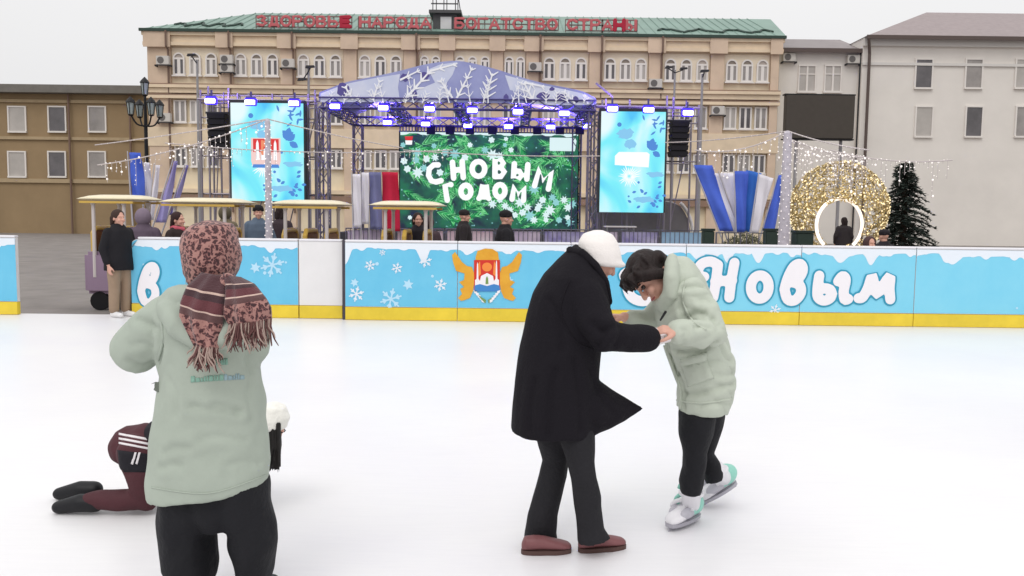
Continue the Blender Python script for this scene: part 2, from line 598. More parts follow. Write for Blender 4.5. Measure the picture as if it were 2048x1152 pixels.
for a, b, n in bays:
    for i in range(n):
        px = a + (b - a) * (i + 0.5) / n if n == 3 else a + (b - a) * (0.26 + 0.5 * i)
        st = A3 if (b - a) > 80 else A2
        place_window(*st, bx(px), bz(158), seq[k % len(seq)], 0 if k % 3 else 1)
        place_window(*R3, None, bx(px), bz(252), (k * 7 + 1) % 3, 0)
        if not (440 < px < 620 or 800 < px < 1170 or 1200 < px < 1340):
            place_window(*G3, None, bx(px), bz(340), (k * 5) % 2, 0)
        k += 1

# rooftop slogan --------------------------------------------------------
SGY = BY - 0.2
sign = thing('rooftop_sign', (bx(890), SGY, ZE), 'red cyrillic slogan in separate letters on a lattice frame along the roof edge', 'sign')
M_red = mat('faded_red_letter', (190, 98, 102), rough=0.6, var=0.12)
M_red2 = mat('deep_red_letter', (172, 34, 58), rough=0.6)
M_lat = mat('weathered_lattice', (126, 112, 106), rough=0.7, var=0.15)
def sx(px): return at(px, 50 + 0.0122 * (px - 930), SGY).x
def sz(py): return at(930, py, SGY).z
lt = MB()
segs = [(511, 703), (716, 862), (908, 1117), (1131, 1206), (1204, 1275)]
for a, b in segs:
    for py in (36, 47, 58):
        lt.box(sx(a), sx(b), SGY + 0.05, SGY + 0.1, sz(py) - 0.04, sz(py) + 0.04)
    m_ = max(2, int((b - a) / 12))
    for i in range(m_ + 1):
        x = sx(a + (b - a) * i / m_)
        lt.box(x - 0.03, x + 0.03, SGY + 0.11, SGY + 0.15, ZE if i % 3 == 0 else sz(58), sz(35))
lt.build('lattice', M_lat, sign)
_O = [(.5 + .5 * math.cos(a), .5 + .5 * math.sin(a)) for a in [2 * math.pi * k / 14 for k in range(15)]]
ROOF = {'З': [[(.05, .85), (.5, 1), (.9, .78), (.5, .53)], [(.5, .53), (1, .25), (.5, 0), (0, .15)]], 'Д': [[(0, -.08), (0, .08), (1, .08), (1, -.08)], [(.2, .08), (.35, 1), (.8, 1), (.8, .08)]], 'О': [_O],
        'Р': [[(0, 0), (0, 1), (.7, 1), (1, .75), (.7, .48), (0, .48)]], 'В': [[(0, 0), (0, 1), (.65, 1), (.88, .77), (.65, .53), (0, .53)], [(.65, .53), (1, .27), (.7, 0), (0, 0)]],
        'Ь': [[(0, 1), (0, 0), (.7, 0), (1, .27), (.7, .53), (0, .53)]], 'Е': [[(.95, 1), (0, 1), (0, 0), (1, 0)], [(0, .5), (.8, .5)]], 'Н': [[(0, 0), (0, 1)], [(1, 0), (1, 1)], [(0, .5), (1, .5)]],
        'А': [[(0, 0), (.5, 1), (1, 0)], [(.2, .33), (.8, .33)]], 'Б': [[(.95, 1), (0, 1), (0, 0), (.7, 0), (1, .27), (.7, .53), (0, .53)]], 'Г': [[(0, 0), (0, 1), (1, 1)]], 'Т': [[(0, 1), (1, 1)], [(.5, 1), (.5, 0)]],
        'С': [[(1, .8), (.6, 1), (.2, .88), (0, .5), (.2, .12), (.6, 0), (1, .2)]], 'Ы': [[(0, 1), (0, 0), (.4, 0), (.6, .27), (.4, .53), (0, .53)], [(1, 0), (1, 1)]]}
words_ = [('ЗДОРОВЬЕ', 513, 703), ('НАРОДА', 718, 864), ('БОГАТСТВО', 908, 1116), ('СТРАНЫ', 1132, 1274)]
for wd, a, b in words_:
    st = (b - a) / len(wd)
    for i, ch in enumerate(wd):
        deep = (wd == 'ЗДОРОВЬЕ' and i == 7) or (wd == 'СТРАНЫ' and i == 4)
        u0, u1 = sx(a + st * i + 3.0), sx(a + st * (i + 1) - 3.0); v0, v1 = sz(56.5), sz(37.5)
        me = stroke_mesh([[(u0 + p[0] * (u1 - u0), v0 + p[1] * (v1 - v0)) for p in s_] for s_ in ROOF[ch]], .1 if not deep else .14, SGY - .06, .1, .035)
        link_mesh('letter', me, M_red2 if deep else M_red, sign)

# air conditioners on the facade ----------------------------------------
M_ac = mat('air_conditioner_casing', (200, 195, 188), rough=0.5)
def air_con(px, py, Y, label):
    c = at(px, py, Y)
    t = thing('air_conditioner', c, label, 'air conditioner', 'air conditioners on the facades')
    MB().box(c.x - 0.42, c.x + 0.42, Y - 0.36, Y - 0.04, c.z - 0.28, c.z + 0.28).build('casing', M_ac, t, bevel=0.02)
    g = MB().tube([(c.x - 0.12, Y - 0.375, c.z), (c.x - 0.12, Y - 0.362, c.z)], 0.22, 16).build('fan_grille', mat('fan_grille', (104, 100, 98), rough=0.6), t)
    MB().box(c.x - 0.5, c.x - 0.44, Y - 0.4, Y, c.z - 0.4, c.z - 0.29).box(c.x + 0.44, c.x + 0.5, Y - 0.4, Y, c.z - 0.4, c.z - 0.29).box(c.x - 0.5, c.x + 0.5, Y - 0.42, Y - 0.38, c.z - 0.36, c.z - 0.3).build('bracket', M_dark, t)
for px, py, lab in ((329, 122, 'air conditioner on the leftmost top floor pier of the stone building'), (456, 120, 'upper air conditioner on the pier right of the first arched bay'),
                    (456, 137, 'lower air conditioner of the stacked pair right of the first arched bay'), (578, 128, 'air conditioner on the pier right of the second arched bay'),
                    (1070, 135, 'air conditioner on the pier just right of the canopy peak'), (1310, 168, 'air conditioner low on the pier above the right tall screen'),
                    (332, 236, 'air conditioner on the second storey pier behind the black street lamp'), (1434, 222, 'air conditioner on the second storey pier above the blue and white flags')):
    air_con(px, py, BY - 0.28, lab)

# ================================================================== neighbouring buildings
M_wh = mat('white_render', (224, 218, 211), rough=0.9, var=0.05, vscale=0.4, bump=0.1, bscale=10)
M_groof = mat('grey_sheet_roof', (138, 130, 130), rough=0.6, var=0.12, vscale=0.5)
M_brn = mat('brown_fascia', (92, 80, 76), rough=0.7)
WY = 59.0
def wx(px): return at(px, 120, WY).x
wA = thing('white_annex', (wx(1640), WY, BASEZ), 'white rendered annex with grey roof joined to the right end of the stone building', 'building')
z_e = at(1640, 101, WY).z; z_r = at(1640, 79, WY + 4).z
MB().box(wx(1559), wx(1722), WY, WY + 9, BASEZ, z_e).build('wall', M_wh, wA)
rf = MB().add([(wx(1558), WY - 0.5, z_e), (wx(1722), WY - 0.5, z_e), (wx(1722), WY + 4, z_r), (wx(1558), WY + 4, z_r), (wx(1722), WY + 9, z_e), (wx(1558), WY + 9, z_e)],
              [(0, 1, 2, 3), (3, 2, 4, 5), (0, 3, 5), (1, 4, 2), (0, 5, 4, 1)]).build('roof', M_groof, wA)
MB().box(wx(1558), wx(1722), WY - 0.56, WY - 0.505, z_e - 0.22, z_e + 0.06).build('gutter', M_brn, rf)
for a, b in ((1597, 1630), (1649, 1681)):
    p, q = at(a, 182, WY), at(b, 133, WY)
    f = MB().box(p.x - .08, q.x + .08, WY - 0.12, WY - 0.004, q.z, q.z + .09).box(p.x - .14, q.x + .14, WY - 0.2, WY - 0.004, p.z - .14, p.z - .002)
    f.box(p.x - .08, p.x, WY - .11, WY - .004, p.z, q.z - .002).box(q.x, q.x + .08, WY - .11, WY - .004, p.z, q.z - .002).box((p.x + q.x) / 2 - .06, (p.x + q.x) / 2 + .06, WY - .1, WY - .005, p.z, q.z - .002)
    f.box(p.x, q.x, WY - .098, WY - .006, p.z + (q.z - p.z) * .66, p.z + (q.z - p.z) * .7)
    f = f.build('window', M_white, wA)
    MB().box(p.x + .002, q.x - .002, WY - 0.05, WY - 0.008, p.z + .002, q.z - .004).build('pane', M_pane[2], f)
dpw = MB()
dpw.tube([(wx(1719), WY - .3, z_e - .2), (wx(1719), WY - .3, 0)], 0.12, 8)
dpw.build('downpipe', M_dark, wA)
for px, py, lab in ((1576, 116, 'round fan air conditioner high on the left of the white annex'), (1704, 120, 'round fan air conditioner high on the right of the white annex')):
    air_con(px, py, WY, lab)
VY = 58.4
def vx(px): return at(px, 120, VY).x
wB = thing('corner_building', (vx(1800), VY, BASEZ), 'tall white corner building with pitched grey roof at the right edge', 'building')
z_e2 = at(1760, 76, VY).z
MB().box(vx(1725), vx(2400), VY, VY + 16, BASEZ, z_e2).build('wall', M_wh, wB)
MB().box(vx(1725) - .02, vx(2400), VY - .25, VY - .004, z_e2 - .55, z_e2 - .02).box(vx(1725) - .02, vx(2400), VY - .12, VY - .006, z_e2 - 1.8, z_e2 - 1.62).build('cornice', mat('white_cornice', (214, 210, 205), rough=.8), wB)
rf = MB().add([(vx(1723), VY - .7, z_e2), (vx(2400), VY - .7, z_e2), (vx(2400), VY + 8, z_e2 + 3.6), (vx(1960), VY + 8, z_e2 + 3.6), (vx(1723), VY + 16, z_e2), (vx(2400), VY + 16, z_e2)],
              [(0, 1, 2, 3), (0, 3, 4), (3, 2, 5, 4), (0, 4, 5, 1), (1, 5, 2)]).build('roof', mat('mauve_roof', (150, 138, 138), rough=.7, var=.1), wB)
MB().box(vx(1723), vx(2400), VY - .78, VY - .705, z_e2 - .2, z_e2 + .05).build('gutter', M_brn, rf)
dq = MB().tube([(vx(1727), VY - .7, z_e2 - .15), (vx(1735), VY - .3, z_e2 - 1.1), (vx(1736), VY - .3, 0)], 0.1, 8)
dq.build('downpipe', M_brn, wB)
for a in (1830, 1930, 2030):
    for t_, b_ in ((120, 175), (215, 272)):
        p, q = at(a, b_, VY), at(a + 34, t_, VY)
        f = MB().box(p.x - .1, q.x + .1, VY - .1, VY - .005, q.z, q.z + .1).box(p.x - .1, q.x + .1, VY - .16, VY - .005, p.z - .12, p.z - .002).box(p.x - .1, p.x, VY - .1, VY - .005, p.z, q.z - .002).box(q.x, q.x + .1, VY - .1, VY - .005, p.z, q.z - .002).build('window', M_white, wB)
        MB().box(p.x + .002, q.x - .002, VY - .05, VY - .006, p.z + .002, q.z - .002).build('pane', M_pane[(a // 100 + t_) % 3], f)
# left low brown building
LY = 61.0
def lx(px): return at(px, 200, LY).x
bl = thing('ochre_building', (lx(150), LY, BASEZ), 'lower ochre building with flat grey roof at the left edge', 'building')
z_l = at(275, 190, LY).z
MB().box(lx(-260), lx(300), LY, LY + 12, BASEZ, z_l).build('wall', mat('ochre_wall', (150, 128, 98), rough=.9, var=.08, vscale=.6), bl)
for k_, (za, zb) in enumerate(((282, 276), (368, 360), (208, 202))):
    MB().box(lx(-261), lx(300) + .03, LY - .14, LY - .003, at(280, za, LY).z, at(280, zb, LY).z).build('string_course', mat('ochre_trim', (172, 152, 122), rough=.9, var=.08), bl)
for px in (-20, 140, 262):
    MB().tube([(lx(px), LY - .25, BASEZ), (lx(px), LY - .25, z_l)], .08, 6).build('downpipe', MATS['brown_pipe'], bl)
MB().box(lx(-262), lx(301), LY - .8, LY + 12.5, z_l + .004, z_l + .55).build('roof', mat('left_roof', (116, 112, 106), rough=.8, var=.1), bl)
for a in (-60, 20, 100, 180):
    for t_, b_ in ((215, 262), (305, 352)):
        p, q = at(a, b_, LY), at(a + 30, t_, LY)
        f = MB().box(p.x - .1, q.x + .1, LY - .1, LY - .005, q.z, q.z + .1).box(p.x - .1, q.x + .1, LY - .16, LY - .005, p.z - .12, p.z - .002).box(p.x - .1, p.x, LY - .1, LY - .005, p.z, q.z - .002).box(q.x, q.x + .1, LY - .1, LY - .005, p.z, q.z - .002).build('window', M_white, bl)
        MB().box(p.x + .002, q.x - .002, LY - .05, LY - .006, p.z + .002, q.z - .002).build('pane', M_pane[(a // 80 + t_) % 3], f)
# dark billboard
GY = 50.0
p, q = at(1570, 276, GY), at(1711, 191, GY)
bb = thing('billboard_screen', ((p.x + q.x) / 2, GY, BASEZ), 'large switched-off dark grey led billboard in front of the white annex', 'billboard')
MB().box(p.x, q.x, GY, GY + .5, p.z, q.z).build('panel', mat('dead_led', (72, 66, 60), rough=.7, var=.06), bb, bevel=.03)
MB().box(p.x - .06, q.x + .06, GY + .08, GY + .6, p.z - .08, p.z - .004).box(p.x - .06, q.x + .06, GY + .08, GY + .6, q.z + .004, q.z + .08).build('frame', M_black, bb)
for px in (1600, 1690):
    x = at(px, 300, GY).x
    MB().tube([(x, GY + .72, BASEZ), (x, GY + .72, q.z)], .1, 10).build('post', M_grey, bb)
# ================================================================== stage
SY, RYS = 28.0, 33.5
def fx(px, Y=SY): return at(px, 300, Y).x
def fz(py, Y=SY): return at(920, py, Y).z
M_stage = mat('stage_deck', (60, 58, 64), rough=.7)
M_truss = mat('truss_aluminium', (124, 118, 136), rough=.4, metal=.5)
M_truss_lit = mat('violet_lit_truss', (84, 78, 132), rough=.45, metal=.2)  # blue-violet light of the lamps put into the truss colour
M_lav = mat('lavender_print', (128, 132, 190), rough=.6, c2=(170, 176, 218), vscale=.55)
M_lavp = mat('pale_frost_print', (226, 228, 242), rough=.6, c2=(196, 204, 232), vscale=.6)
M_frost = mat('white_frost_print', (246, 247, 252), rough=.6)
M_violet = mat('violet_print', (92, 84, 150), rough=.6)

xl, xr = fx(640), fx(1190)
ztr = fz(209)
stage = thing('concert_stage', ((xl + xr) / 2, SY, BASEZ), 'open air stage with truss towers and an arched lavender canopy printed with frosty twigs', 'stage')
MB().box(fx(672), fx(1186), SY - .2, RYS + 1.2, BASEZ, 0.98).build('platform', M_stage, stage)
# lattice truss helper
def truss(mb, A, B, s=0.32, r=0.028, step=0.45, vert=False):
    A, B = Vector(A), Vector(B)
    d = (B - A); Ln = d.length; d.normalize()
    up = Vector((0, 0, 1)) if abs(d.z) < .9 else Vector((0, 1, 0))
    u = d.cross(up).normalized() * s / 2; v = u.cross(d).normalized() * s / 2
    cs = [u + v, u - v, -u - v, -u + v]
    for c in cs: mb.tube([A + c, B + c], r, 6)
    n = max(2, int(Ln / step))
    for i in range(n):
        a = A + d * (Ln * i / n); b = A + d * (Ln * (i + 1) / n)
        for k in range(4):
            c1, c2 = (cs[k], cs[(k + 1) % 4]) if i % 2 else (cs[(k + 1) % 4], cs[k])
            mb.tube([a + c1, b + c2], r * .6, 5)
for nm, y in (('front_truss', SY), ('rear_truss', RYS)):
    mb = MB(); truss(mb, (xl, y, ztr), (xr, y, ztr)); mb.build(nm, M_truss_lit, stage)
for x in (xl + .16, (xl * 3 + xr) / 4, (xl + xr) / 2, (xl + 3 * xr) / 4, xr - .16):
    mb = MB(); truss(mb, (x, SY + .2, ztr), (x, RYS - .2, ztr), .3)
    mb.build('cross_truss', M_truss_lit, stage)
for x, y in ((xl + .1, SY + .1), (xr - .05, SY + .1), (xl + .25, RYS), (xr - .2, RYS)):
    mb = MB(); truss(mb, (x, y, BASEZ), (x, y, ztr - .16), .34, .03, .5)
    mb.build('tower', M_truss, stage)
#                                         dark hanging drapes between rear lights and the screen
for px in (862, 900, 940, 985, 1030, 1075, 1120, 1160):
    q = at(px, 250, RYS - .5)
    MB().box(q.x - .16, q.x + .16, RYS - .55, RYS - .4, q.z - .35, ztr - .2).build('hanging_mount', mat('dark_violet_mount', (38, 32, 62), rough=.6), stage)
mb = MB()
zz = fz(256, RYS)
for i in range(60):
    x = fx(802, RYS) + (fx(1156, RYS) - fx(802, RYS)) * i / 59
    mb.box(x - .02, x + .02, RYS - .3, RYS - .26, fz(266, RYS), zz)
mb.box(fx(800, RYS), fx(1158, RYS), RYS - .32, RYS - .24, zz, zz + .08)
mb.build('screen_hanger', M_truss_lit, stage)
# canopy shell: arch profile extruded back, open at the rear
prof = [(640, 186), (668, 175), (700, 164), (750, 154), (800, 143), (838, 133), (875, 126), (915, 123), (955, 130), (1000, 142), (1040, 155), (1085, 167), (1130, 176), (1165, 184), (1190, 197)]
prof = [(p_.x, p_.z) for p_ in spline([(at(a, b, SY).x, 0, at(a, b, SY).z) for a, b in prof], 3)]
fas = [(xl, ztr + .05)] + prof + [(xr, ztr + .05)]
canopy = MB().prism(fas, SY - .12, SY - .02).build('canopy_fascia', M_lav, stage)
rings = []
for y in (SY - .018, RYS + .4):
    rings.append([Vector((x, y, z)) for x, z in prof] + [Vector((x, y, z - .07)) for x, z in prof[::-1]])
MB().loft(rings).build('canopy_roof', mat('canopy_skin', (176, 180, 214), rough=.6), stage)
def cpt(px, py, k=0): return at(px, py, SY - .12 - .004 * k)
def cflat(pts, k): return [(cpt(a, b, k).x, cpt(a, b, k).z) for a, b in pts]
pp = []
pp.append(cflat([(641, 187), (668, 176.5), (700, 166), (750, 156), (800, 148), (796, 175), (800, 203), (720, 204), (641, 204)], 1))
pp.append(cflat([(1010, 150), (1040, 158), (1085, 170), (1130, 179), (1165, 187), (1188, 199), (1188, 210), (1120, 210), (1062, 209), (1050, 186), (1020, 180)], 1))
pp.append(cflat([(856, 139), (880, 129), (915, 124), (905, 150), (890, 170), (905, 190), (880, 205), (820, 204), (835, 180), (870, 165)], 1))
for q_ in pp: MB().flat(q_, SY - .124).build('frost_patch', M_lavp, canopy)
def blob(c, rx, ry, k, seed):
    r_ = random.Random(seed)
    pts = [(c[0] + rx * math.cos(a) * (1 + r_.uniform(-.2, .2)), c[1] + ry * math.sin(a) * (1 + r_.uniform(-.2, .2))) for a in [2 * math.pi * i / 12 for i in range(12)]]
    return cflat(pts, k)
for i, (c, rx, ry) in enumerate((((686, 180), 12, 13), ((810, 155), 9, 8), ((850, 152), 8, 9), ((1087, 192), 13, 7), ((1122, 194), 12, 7), ((1012, 195), 5, 7), ((828, 190), 6, 10), ((1055, 200), 10, 8), ((1104, 178), 6, 4), ((1150, 200), 8, 7))):
    MB().flat(blob(c, rx, ry, 2, i), SY - .128).build('berry_print', M_violet, canopy)
def twig(px0, py0, px1, py1, n, ln, w, side=(1, -1), spread=.75):
    """frosted twig: stem with needle sprigs, photo pixels"""
    out = [[(px0, py0), (px1, py1)]]
    dx, dy = px1 - px0, py1 - py0
    L_ = math.hypot(dx, dy); dx /= L_; dy /= L_
    for i in range(n):
        t = (i + .7) / n
        b = (px0 + (px1 - px0) * t, py0 + (py1 - py0) * t)
        for s in side:
            a = spread * s
            ex = dx * math.cos(a) - dy * math.sin(a); ey = dx * math.sin(a) + dy * math.cos(a)
            l = ln * (1 - .45 * t)
            out.append([b, (b[0] + ex * l, b[1] + ey * l)])
    return [(o, w * 1.9 if i == 0 else w * 1.45) for i, o in enumerate(out)]
twig_args = [(806, 203, 860, 142, 4, 24, 3.0), (860, 142, 915, 127, 2, 14, 2.4), (910, 203, 945, 135, 4, 17, 2.4), (968, 207, 985, 147, 4, 26, 2.6), (706, 200, 690, 172, 2, 16, 2.4), (800, 160, 840, 140, 2, 14, 2.2),
             (1070, 208, 1048, 165, 3, 22, 2.6), (1048, 165, 1090, 174, 2, 14, 2.2), (745, 200, 760, 160, 3, 16, 2.0), (1150, 207, 1128, 182, 3, 13, 2.2), (1176, 208, 1170, 190, 2, 10, 2.0), (905, 196, 880, 160, 3, 15, 2.2)]
def inside(px, py):
    q = at(px, py, SY)
    for i in range(len(prof) - 1):
        if prof[i][0] <= q.x <= prof[i + 1][0]:
            t = (q.x - prof[i][0]) / (prof[i + 1][0] - prof[i][0])
            return ztr + .08 < q.z < prof[i][1] + t * (prof[i + 1][1] - prof[i][1]) - .03
    return False
rt_ = random.Random(21)
for i in range(20):
    x_ = 655 + 530 * (i + rt_.random()) / 20
    twig_args.append((x_, 206, x_ + rt_.uniform(-14, 14), 206 - rt_.uniform(14, 55 if 760 < x_ < 1060 else 28), 3, rt_.uniform(9, 16), 1.2))
yk = SY - .132
for ta_ in twig_args:
    fp = MB()
    for (pts, w_) in twig(*ta_):
        (a, b), (c, d) = pts
        for sh in (1.0, .8, .6, .4, .2):
            c2, d2 = a + (c - a) * sh, b + (d - b) * sh
            if inside(c2, d2): break
        else:
            continue
        L_ = math.hypot(c2 - a, d2 - b) or 1
        nx, ny = -(d2 - b) / L_ * w_ / 2, (c2 - a) / L_ * w_ / 2
        yk -= .0004
        fp.flat([(at(x, y, yk).x, at(x, y, yk).z) for x, y in ((a + nx, b + ny), (a - nx, b - ny), (c2 - nx * .5, d2 - ny * .5), (c2 + nx * .5, d2 + ny * .5))], yk)
    fp.build('twig_print', M_frost, canopy)

# stage lights -----------------------------------------------------------
M_lamp = mat('lamp_face', (255, 250, 255), emit=2.2)
M_glow = mat('blue_violet_lamp_glow', (54, 30, 250), emit=1.9, rough=.5)  # emissive housing imitates the glow spreading round each lamp
def lamp(px, py, Y, w_, lab, power=320):
    c = at(px, py, Y)
    t = thing('stage_light', c, lab, 'stage light', 'blue violet stage lights')
    hw = w_ * Y / F / 2
    MB().box(c.x - hw, c.x + hw, Y - .16, Y + .02, c.z - hw * .55, c.z + hw * .75).build('housing', M_glow, t, bevel=.02)
    MB().box(c.x - hw * .92, c.x + hw * .92, Y - .2, Y - .163, c.z - hw * .42, c.z + hw * .42).build('lens', M_lamp, t, bevel=.015)
    MB().box(c.x - .03, c.x + .03, Y - .06, Y - .02, c.z + hw * .75, c.z + hw * .75 + .22).box(c.x - hw * .9, c.x + hw * .9, Y - .09, Y - .061, c.z + hw * .75 + .003, c.z + hw * .75 + .05).build('yoke', M_truss_lit, t)
    ld = bpy.data.lights.new('stage_light_beam', 'SPOT')
    ld.energy = power; ld.color = (.33, .22, 1); ld.shadow_soft_size = .12; ld.spot_size = R(150); ld.spot_blend = .8
    lo = bpy.data.objects.new('beam', ld); COL.objects.link(lo); lo.parent = t; lo.location = (0, .12, .1)
    lo.rotation_euler = (R(148), 0, 0)
front = [(672, 214), (768, 217), (860, 219), (945, 222), (1036, 225), (1128, 228)]
rear = [(776, 246), (852, 249), (936, 252), (1017, 254), (1101, 255), (1174, 253)]
ordn = ['leftmost', 'second', 'third', 'fourth', 'fifth', 'rightmost']
for (px, py), o_ in zip(front, ordn):
    lamp(px, py, SY - .05, 21, o_ + ' from the left of the six glowing lights under the canopy front truss')
for (px, py), o_ in zip(rear, ordn):
    lamp(px, py, RYS - .6, 18, o_ + ' from the left of the six lower glowing lights above the green screen')
for px, py, lab in ((424, 203, 'glowing violet light over the left hanging loudspeaker'), (503, 206, 'left glowing light on top of the left tall screen'), (590, 208, 'right glowing light on top of the left tall screen'),
                    (1224, 219, 'left glowing light on top of the right tall screen'), (1296, 221, 'right glowing light on top of the right tall screen'), (1374, 227, 'glowing violet light over the right hanging loudspeaker')):
    lamp(px, py, SY - .55, 22, lab, 200)

# tall side screens ------------------------------------------------------
def screen_material(name):
    m = bpy.data.materials.new(name); m.use_nodes = True
    n = m.node_tree; b = n.nodes['Principled BSDF']
    t = n.nodes.new('ShaderNodeTexCoord')
    mp = n.nodes.new('ShaderNodeMapping'); mp.inputs['Scale'].default_value = (.55, .55, .38)
    nz = n.nodes.new('ShaderNodeTexNoise'); nz.inputs['Scale'].default_value = 1.25; nz.inputs['Detail'].default_value = 2.5; nz.inputs['Distortion'].default_value = .6
    rp = n.nodes.new('ShaderNodeValToRGB')
    e = rp.color_ramp.elements
    e[0].position = .3; e[0].color = (*lin((70, 196, 250)), 1)
    e[1].position = .64; e[1].color = (*lin((232, 252, 255)), 1)
    x = rp.color_ramp.elements.new(.44); x.color = (*lin((120, 240, 252)), 1)
    x = rp.color_ramp.elements.new(.53); x.color = (*lin((178, 248, 255)), 1)
    n.links.new(t.outputs['Object'], mp.inputs[0]); n.links.new(mp.outputs[0], nz.inputs['Vector']); n.links.new(nz.outputs[0], rp.inputs[0])
    n.links.new(rp.outputs[0], b.inputs['Emission Color']); b.inputs['Emission Strength'].default_value = .92
    b.inputs['Base Color'].default_value = (.02, .02, .02, 1); b.inputs['Roughness'].default_value = .5
    return m
M_scr = screen_material('cyan_led_image')
def em(name, c, s=.9): return mat(name, c, emit=s, rough=.6) if False else _em(name, c, s)
def _em(name, c, s):
    if name in MATS: return MATS[name]
    m = mat(name, (10, 10, 10), rough=.6)
    b = m.node_tree.nodes['Principled BSDF']
    b.inputs['Emission Color'].default_value = (*lin(c), 1); b.inputs['Emission Strength'].default_value = s
    return m
E_blue, E_blue2, E_white, E_red, E_pink = em('led_blue', (84, 142, 222)), em('led_mid_blue', (140, 206, 246)), em('led_white', (250, 252, 255), 1.0), em('led_red', (226, 58, 58)), em('led_pale_pink', (250, 214, 210))
E_orange = em('led_orange', (246, 150, 110))
def leaf(a, l, wd, ang):
    """leaf outline in pixels"""
    c, s = math.cos(ang), math.sin(ang)
    o = []
    for t, k in ((0, 0), (.25, .8), (.55, 1), (.8, .6), (1, 0), (.8, -.6), (.55, -1), (.25, -.8)):
        x, y = t * l, k * wd
        o.append((a[0] + x * c - y * s, a[1] + x * s + y * c))
    return o
def tall_screen(name, c0, c1, label, emblem):
    p, q = at(*c0, SY - .4), at(*c1, SY - .4)
    Y = SY - .4
    t = thing('led_screen', ((p.x + q.x) / 2, Y, p.z), label, 'screen', 'tall led screens')
    MB().box(p.x, q.x, Y, Y + .14, p.z, q.z).build('panel', M_scr, t)
    MB().box(p.x - .05, q.x + .05, Y + .02, Y + .3, q.z + .003, q.z + .1).box(p.x - .06, p.x - .003, Y + .03, Y + .3, p.z, q.z).box(q.x + .003, q.x + .06, Y + .03, Y + .3, p.z, q.z).box(p.x, q.x, Y + .143, Y + .3, p.z, q.z).build('casing', M_dark, t)
    W, H = q.x - p.x, q.z - p.z
    def U(u, v): return (p.x + u * W, p.z + v * H)
    yk = [Y - .004]
    def put(mb, pts):
        yk[0] -= .0005
        mb.flat([U(u, v) for u, v in pts], yk[0])
    r_ = random.Random(3)
    m1, m2, m3 = MB(), MB(), MB()
    asp = W / H
    def lf(mb, u, v, l, wd, ang, own=False):
        mb = MB() if own else mb
        put(mb, [(u + (x - u), v + (y - v)) for x, y in [(u + (a - u), v + (b - v) * asp) for a, b in leaf((u, v), l, wd, ang)]])
        if own: mb.build('leaf_image', E_blue, t)
    # twig at the top right, leaves and berries at the right, snow branches low
    for i in range(11):
        a = r_.uniform(0, 6.3); lf(m1, .66 + .3 * r_.random(), .8 + .13 * r_.random(), .1, .015, a, True)
    for i in range(7):
        lf(m1, .72 + .1 * r_.random(), .6 + .06 * r_.random(), .14, .045, r_.uniform(-1, 2.4), True)
    for i in range(16):
        lf(m1, .48 + .5 * r_.random(), .05 + .24 * r_.random(), .07, .02, r_.uniform(0, 6.3), True)
    for (u, v, rr) in ((.28, .87, .035), (.6, .3, .02), (.66, .21, .025), (.9, .06, .02), (.45, .16, .016), (.7, .5, .02)):
        m1 = MB(); put(m1, [(u + rr * math.cos(a), v + rr * asp * math.sin(a)) for a in [2 * math.pi * k / 10 for k in range(10)]]); m1.build('berry_image', E_blue, t)
    # watercolour patches
    def patch(mb, u, v, ru, rv, seed):
        q_ = random.Random(seed); mb = MB()
        put(mb, [(min(.995, u + ru * math.cos(a) * q_.uniform(.75, 1.2)), v + rv * math.sin(a) * q_.uniform(.7, 1.2)) for a in [2 * math.pi * k / 18 for k in range(18)]]); mb.build('colour_patch', E_blue2, t)
    patch(m2, .38, .78, .13, .06, 1); patch(m2, .86, .38, .135, .03, 2); patch(m2, .7, .13, .16, .035, 4); patch(m2, .46, .68, .1, .05, 9)
    for k in range(26):                           # pale star burst of frost
        a = 2 * math.pi * k / 26
        lf(m3, .45 + .02 * math.cos(a), .36 + .01 * math.sin(a), .2 * r_.uniform(.5, 1), .008, a)
    pass; m3.build('frost_image', E_white, t)
    yk[0] -= .004
    if emblem:
        e1, e2, e3, e4 = MB(), MB(), MB(), MB()
        put(e2, [(.3, .36), (.67, .36), (.69, .41), (.69, .645), (.28, .645), (.28, .41)])
        yk[0] -= .003
        put(e1, [(.31, .5), (.665, .5), (.665, .635), (.31, .635)])
        yk[0] -= .003
        for u in (.345, .59):
            put(e3, [(u, .42), (u + .05, .42), (u + .042, .59), (u + .025, .625), (u + .008, .59)])
        put(e3, [(.42, .42), (.56, .42), (.56, .5), (.49, .55), (.42, .5)])
        put(e4, [(.49 + .05 * math.cos(a), .585 + .05 * asp * math.sin(a)) for a in [2 * math.pi * k / 12 for k in range(12)]])
        put(e4, [(.42, .47), (.455, .47), (.455, .62), (.42, .62)]); put(e4, [(.53, .47), (.56, .47), (.56, .62), (.53, .62)])
        yk[0] -= .003
        b_ = MB(); put(b_, [(.3, .34), (.67, .34), (.66, .375), (.31, .375)])
        e2.build('emblem_shield', E_pink, t); e1.build('emblem_field', E_red, t); e3.build('emblem_tower', E_white, t); e4.build('emblem_sun', E_orange, t); b_.build('emblem_wave', E_blue, t)
    else:
        m4 = MB(); put(m4, [(.22, .47), (.75, .45), (.76, .58), (.72, .6), (.28, .6), (.22, .56)])
        m4.build('white_caption_block', E_white, t)
    return t
tall_screen('left', (464, 401), (606, 207), 'tall cyan led screen left of the stage showing a red and white city emblem', True)
tall_screen('right', (1199, 424), (1332, 224), 'tall cyan led screen right of the stage with a blank white block in the middle', False)

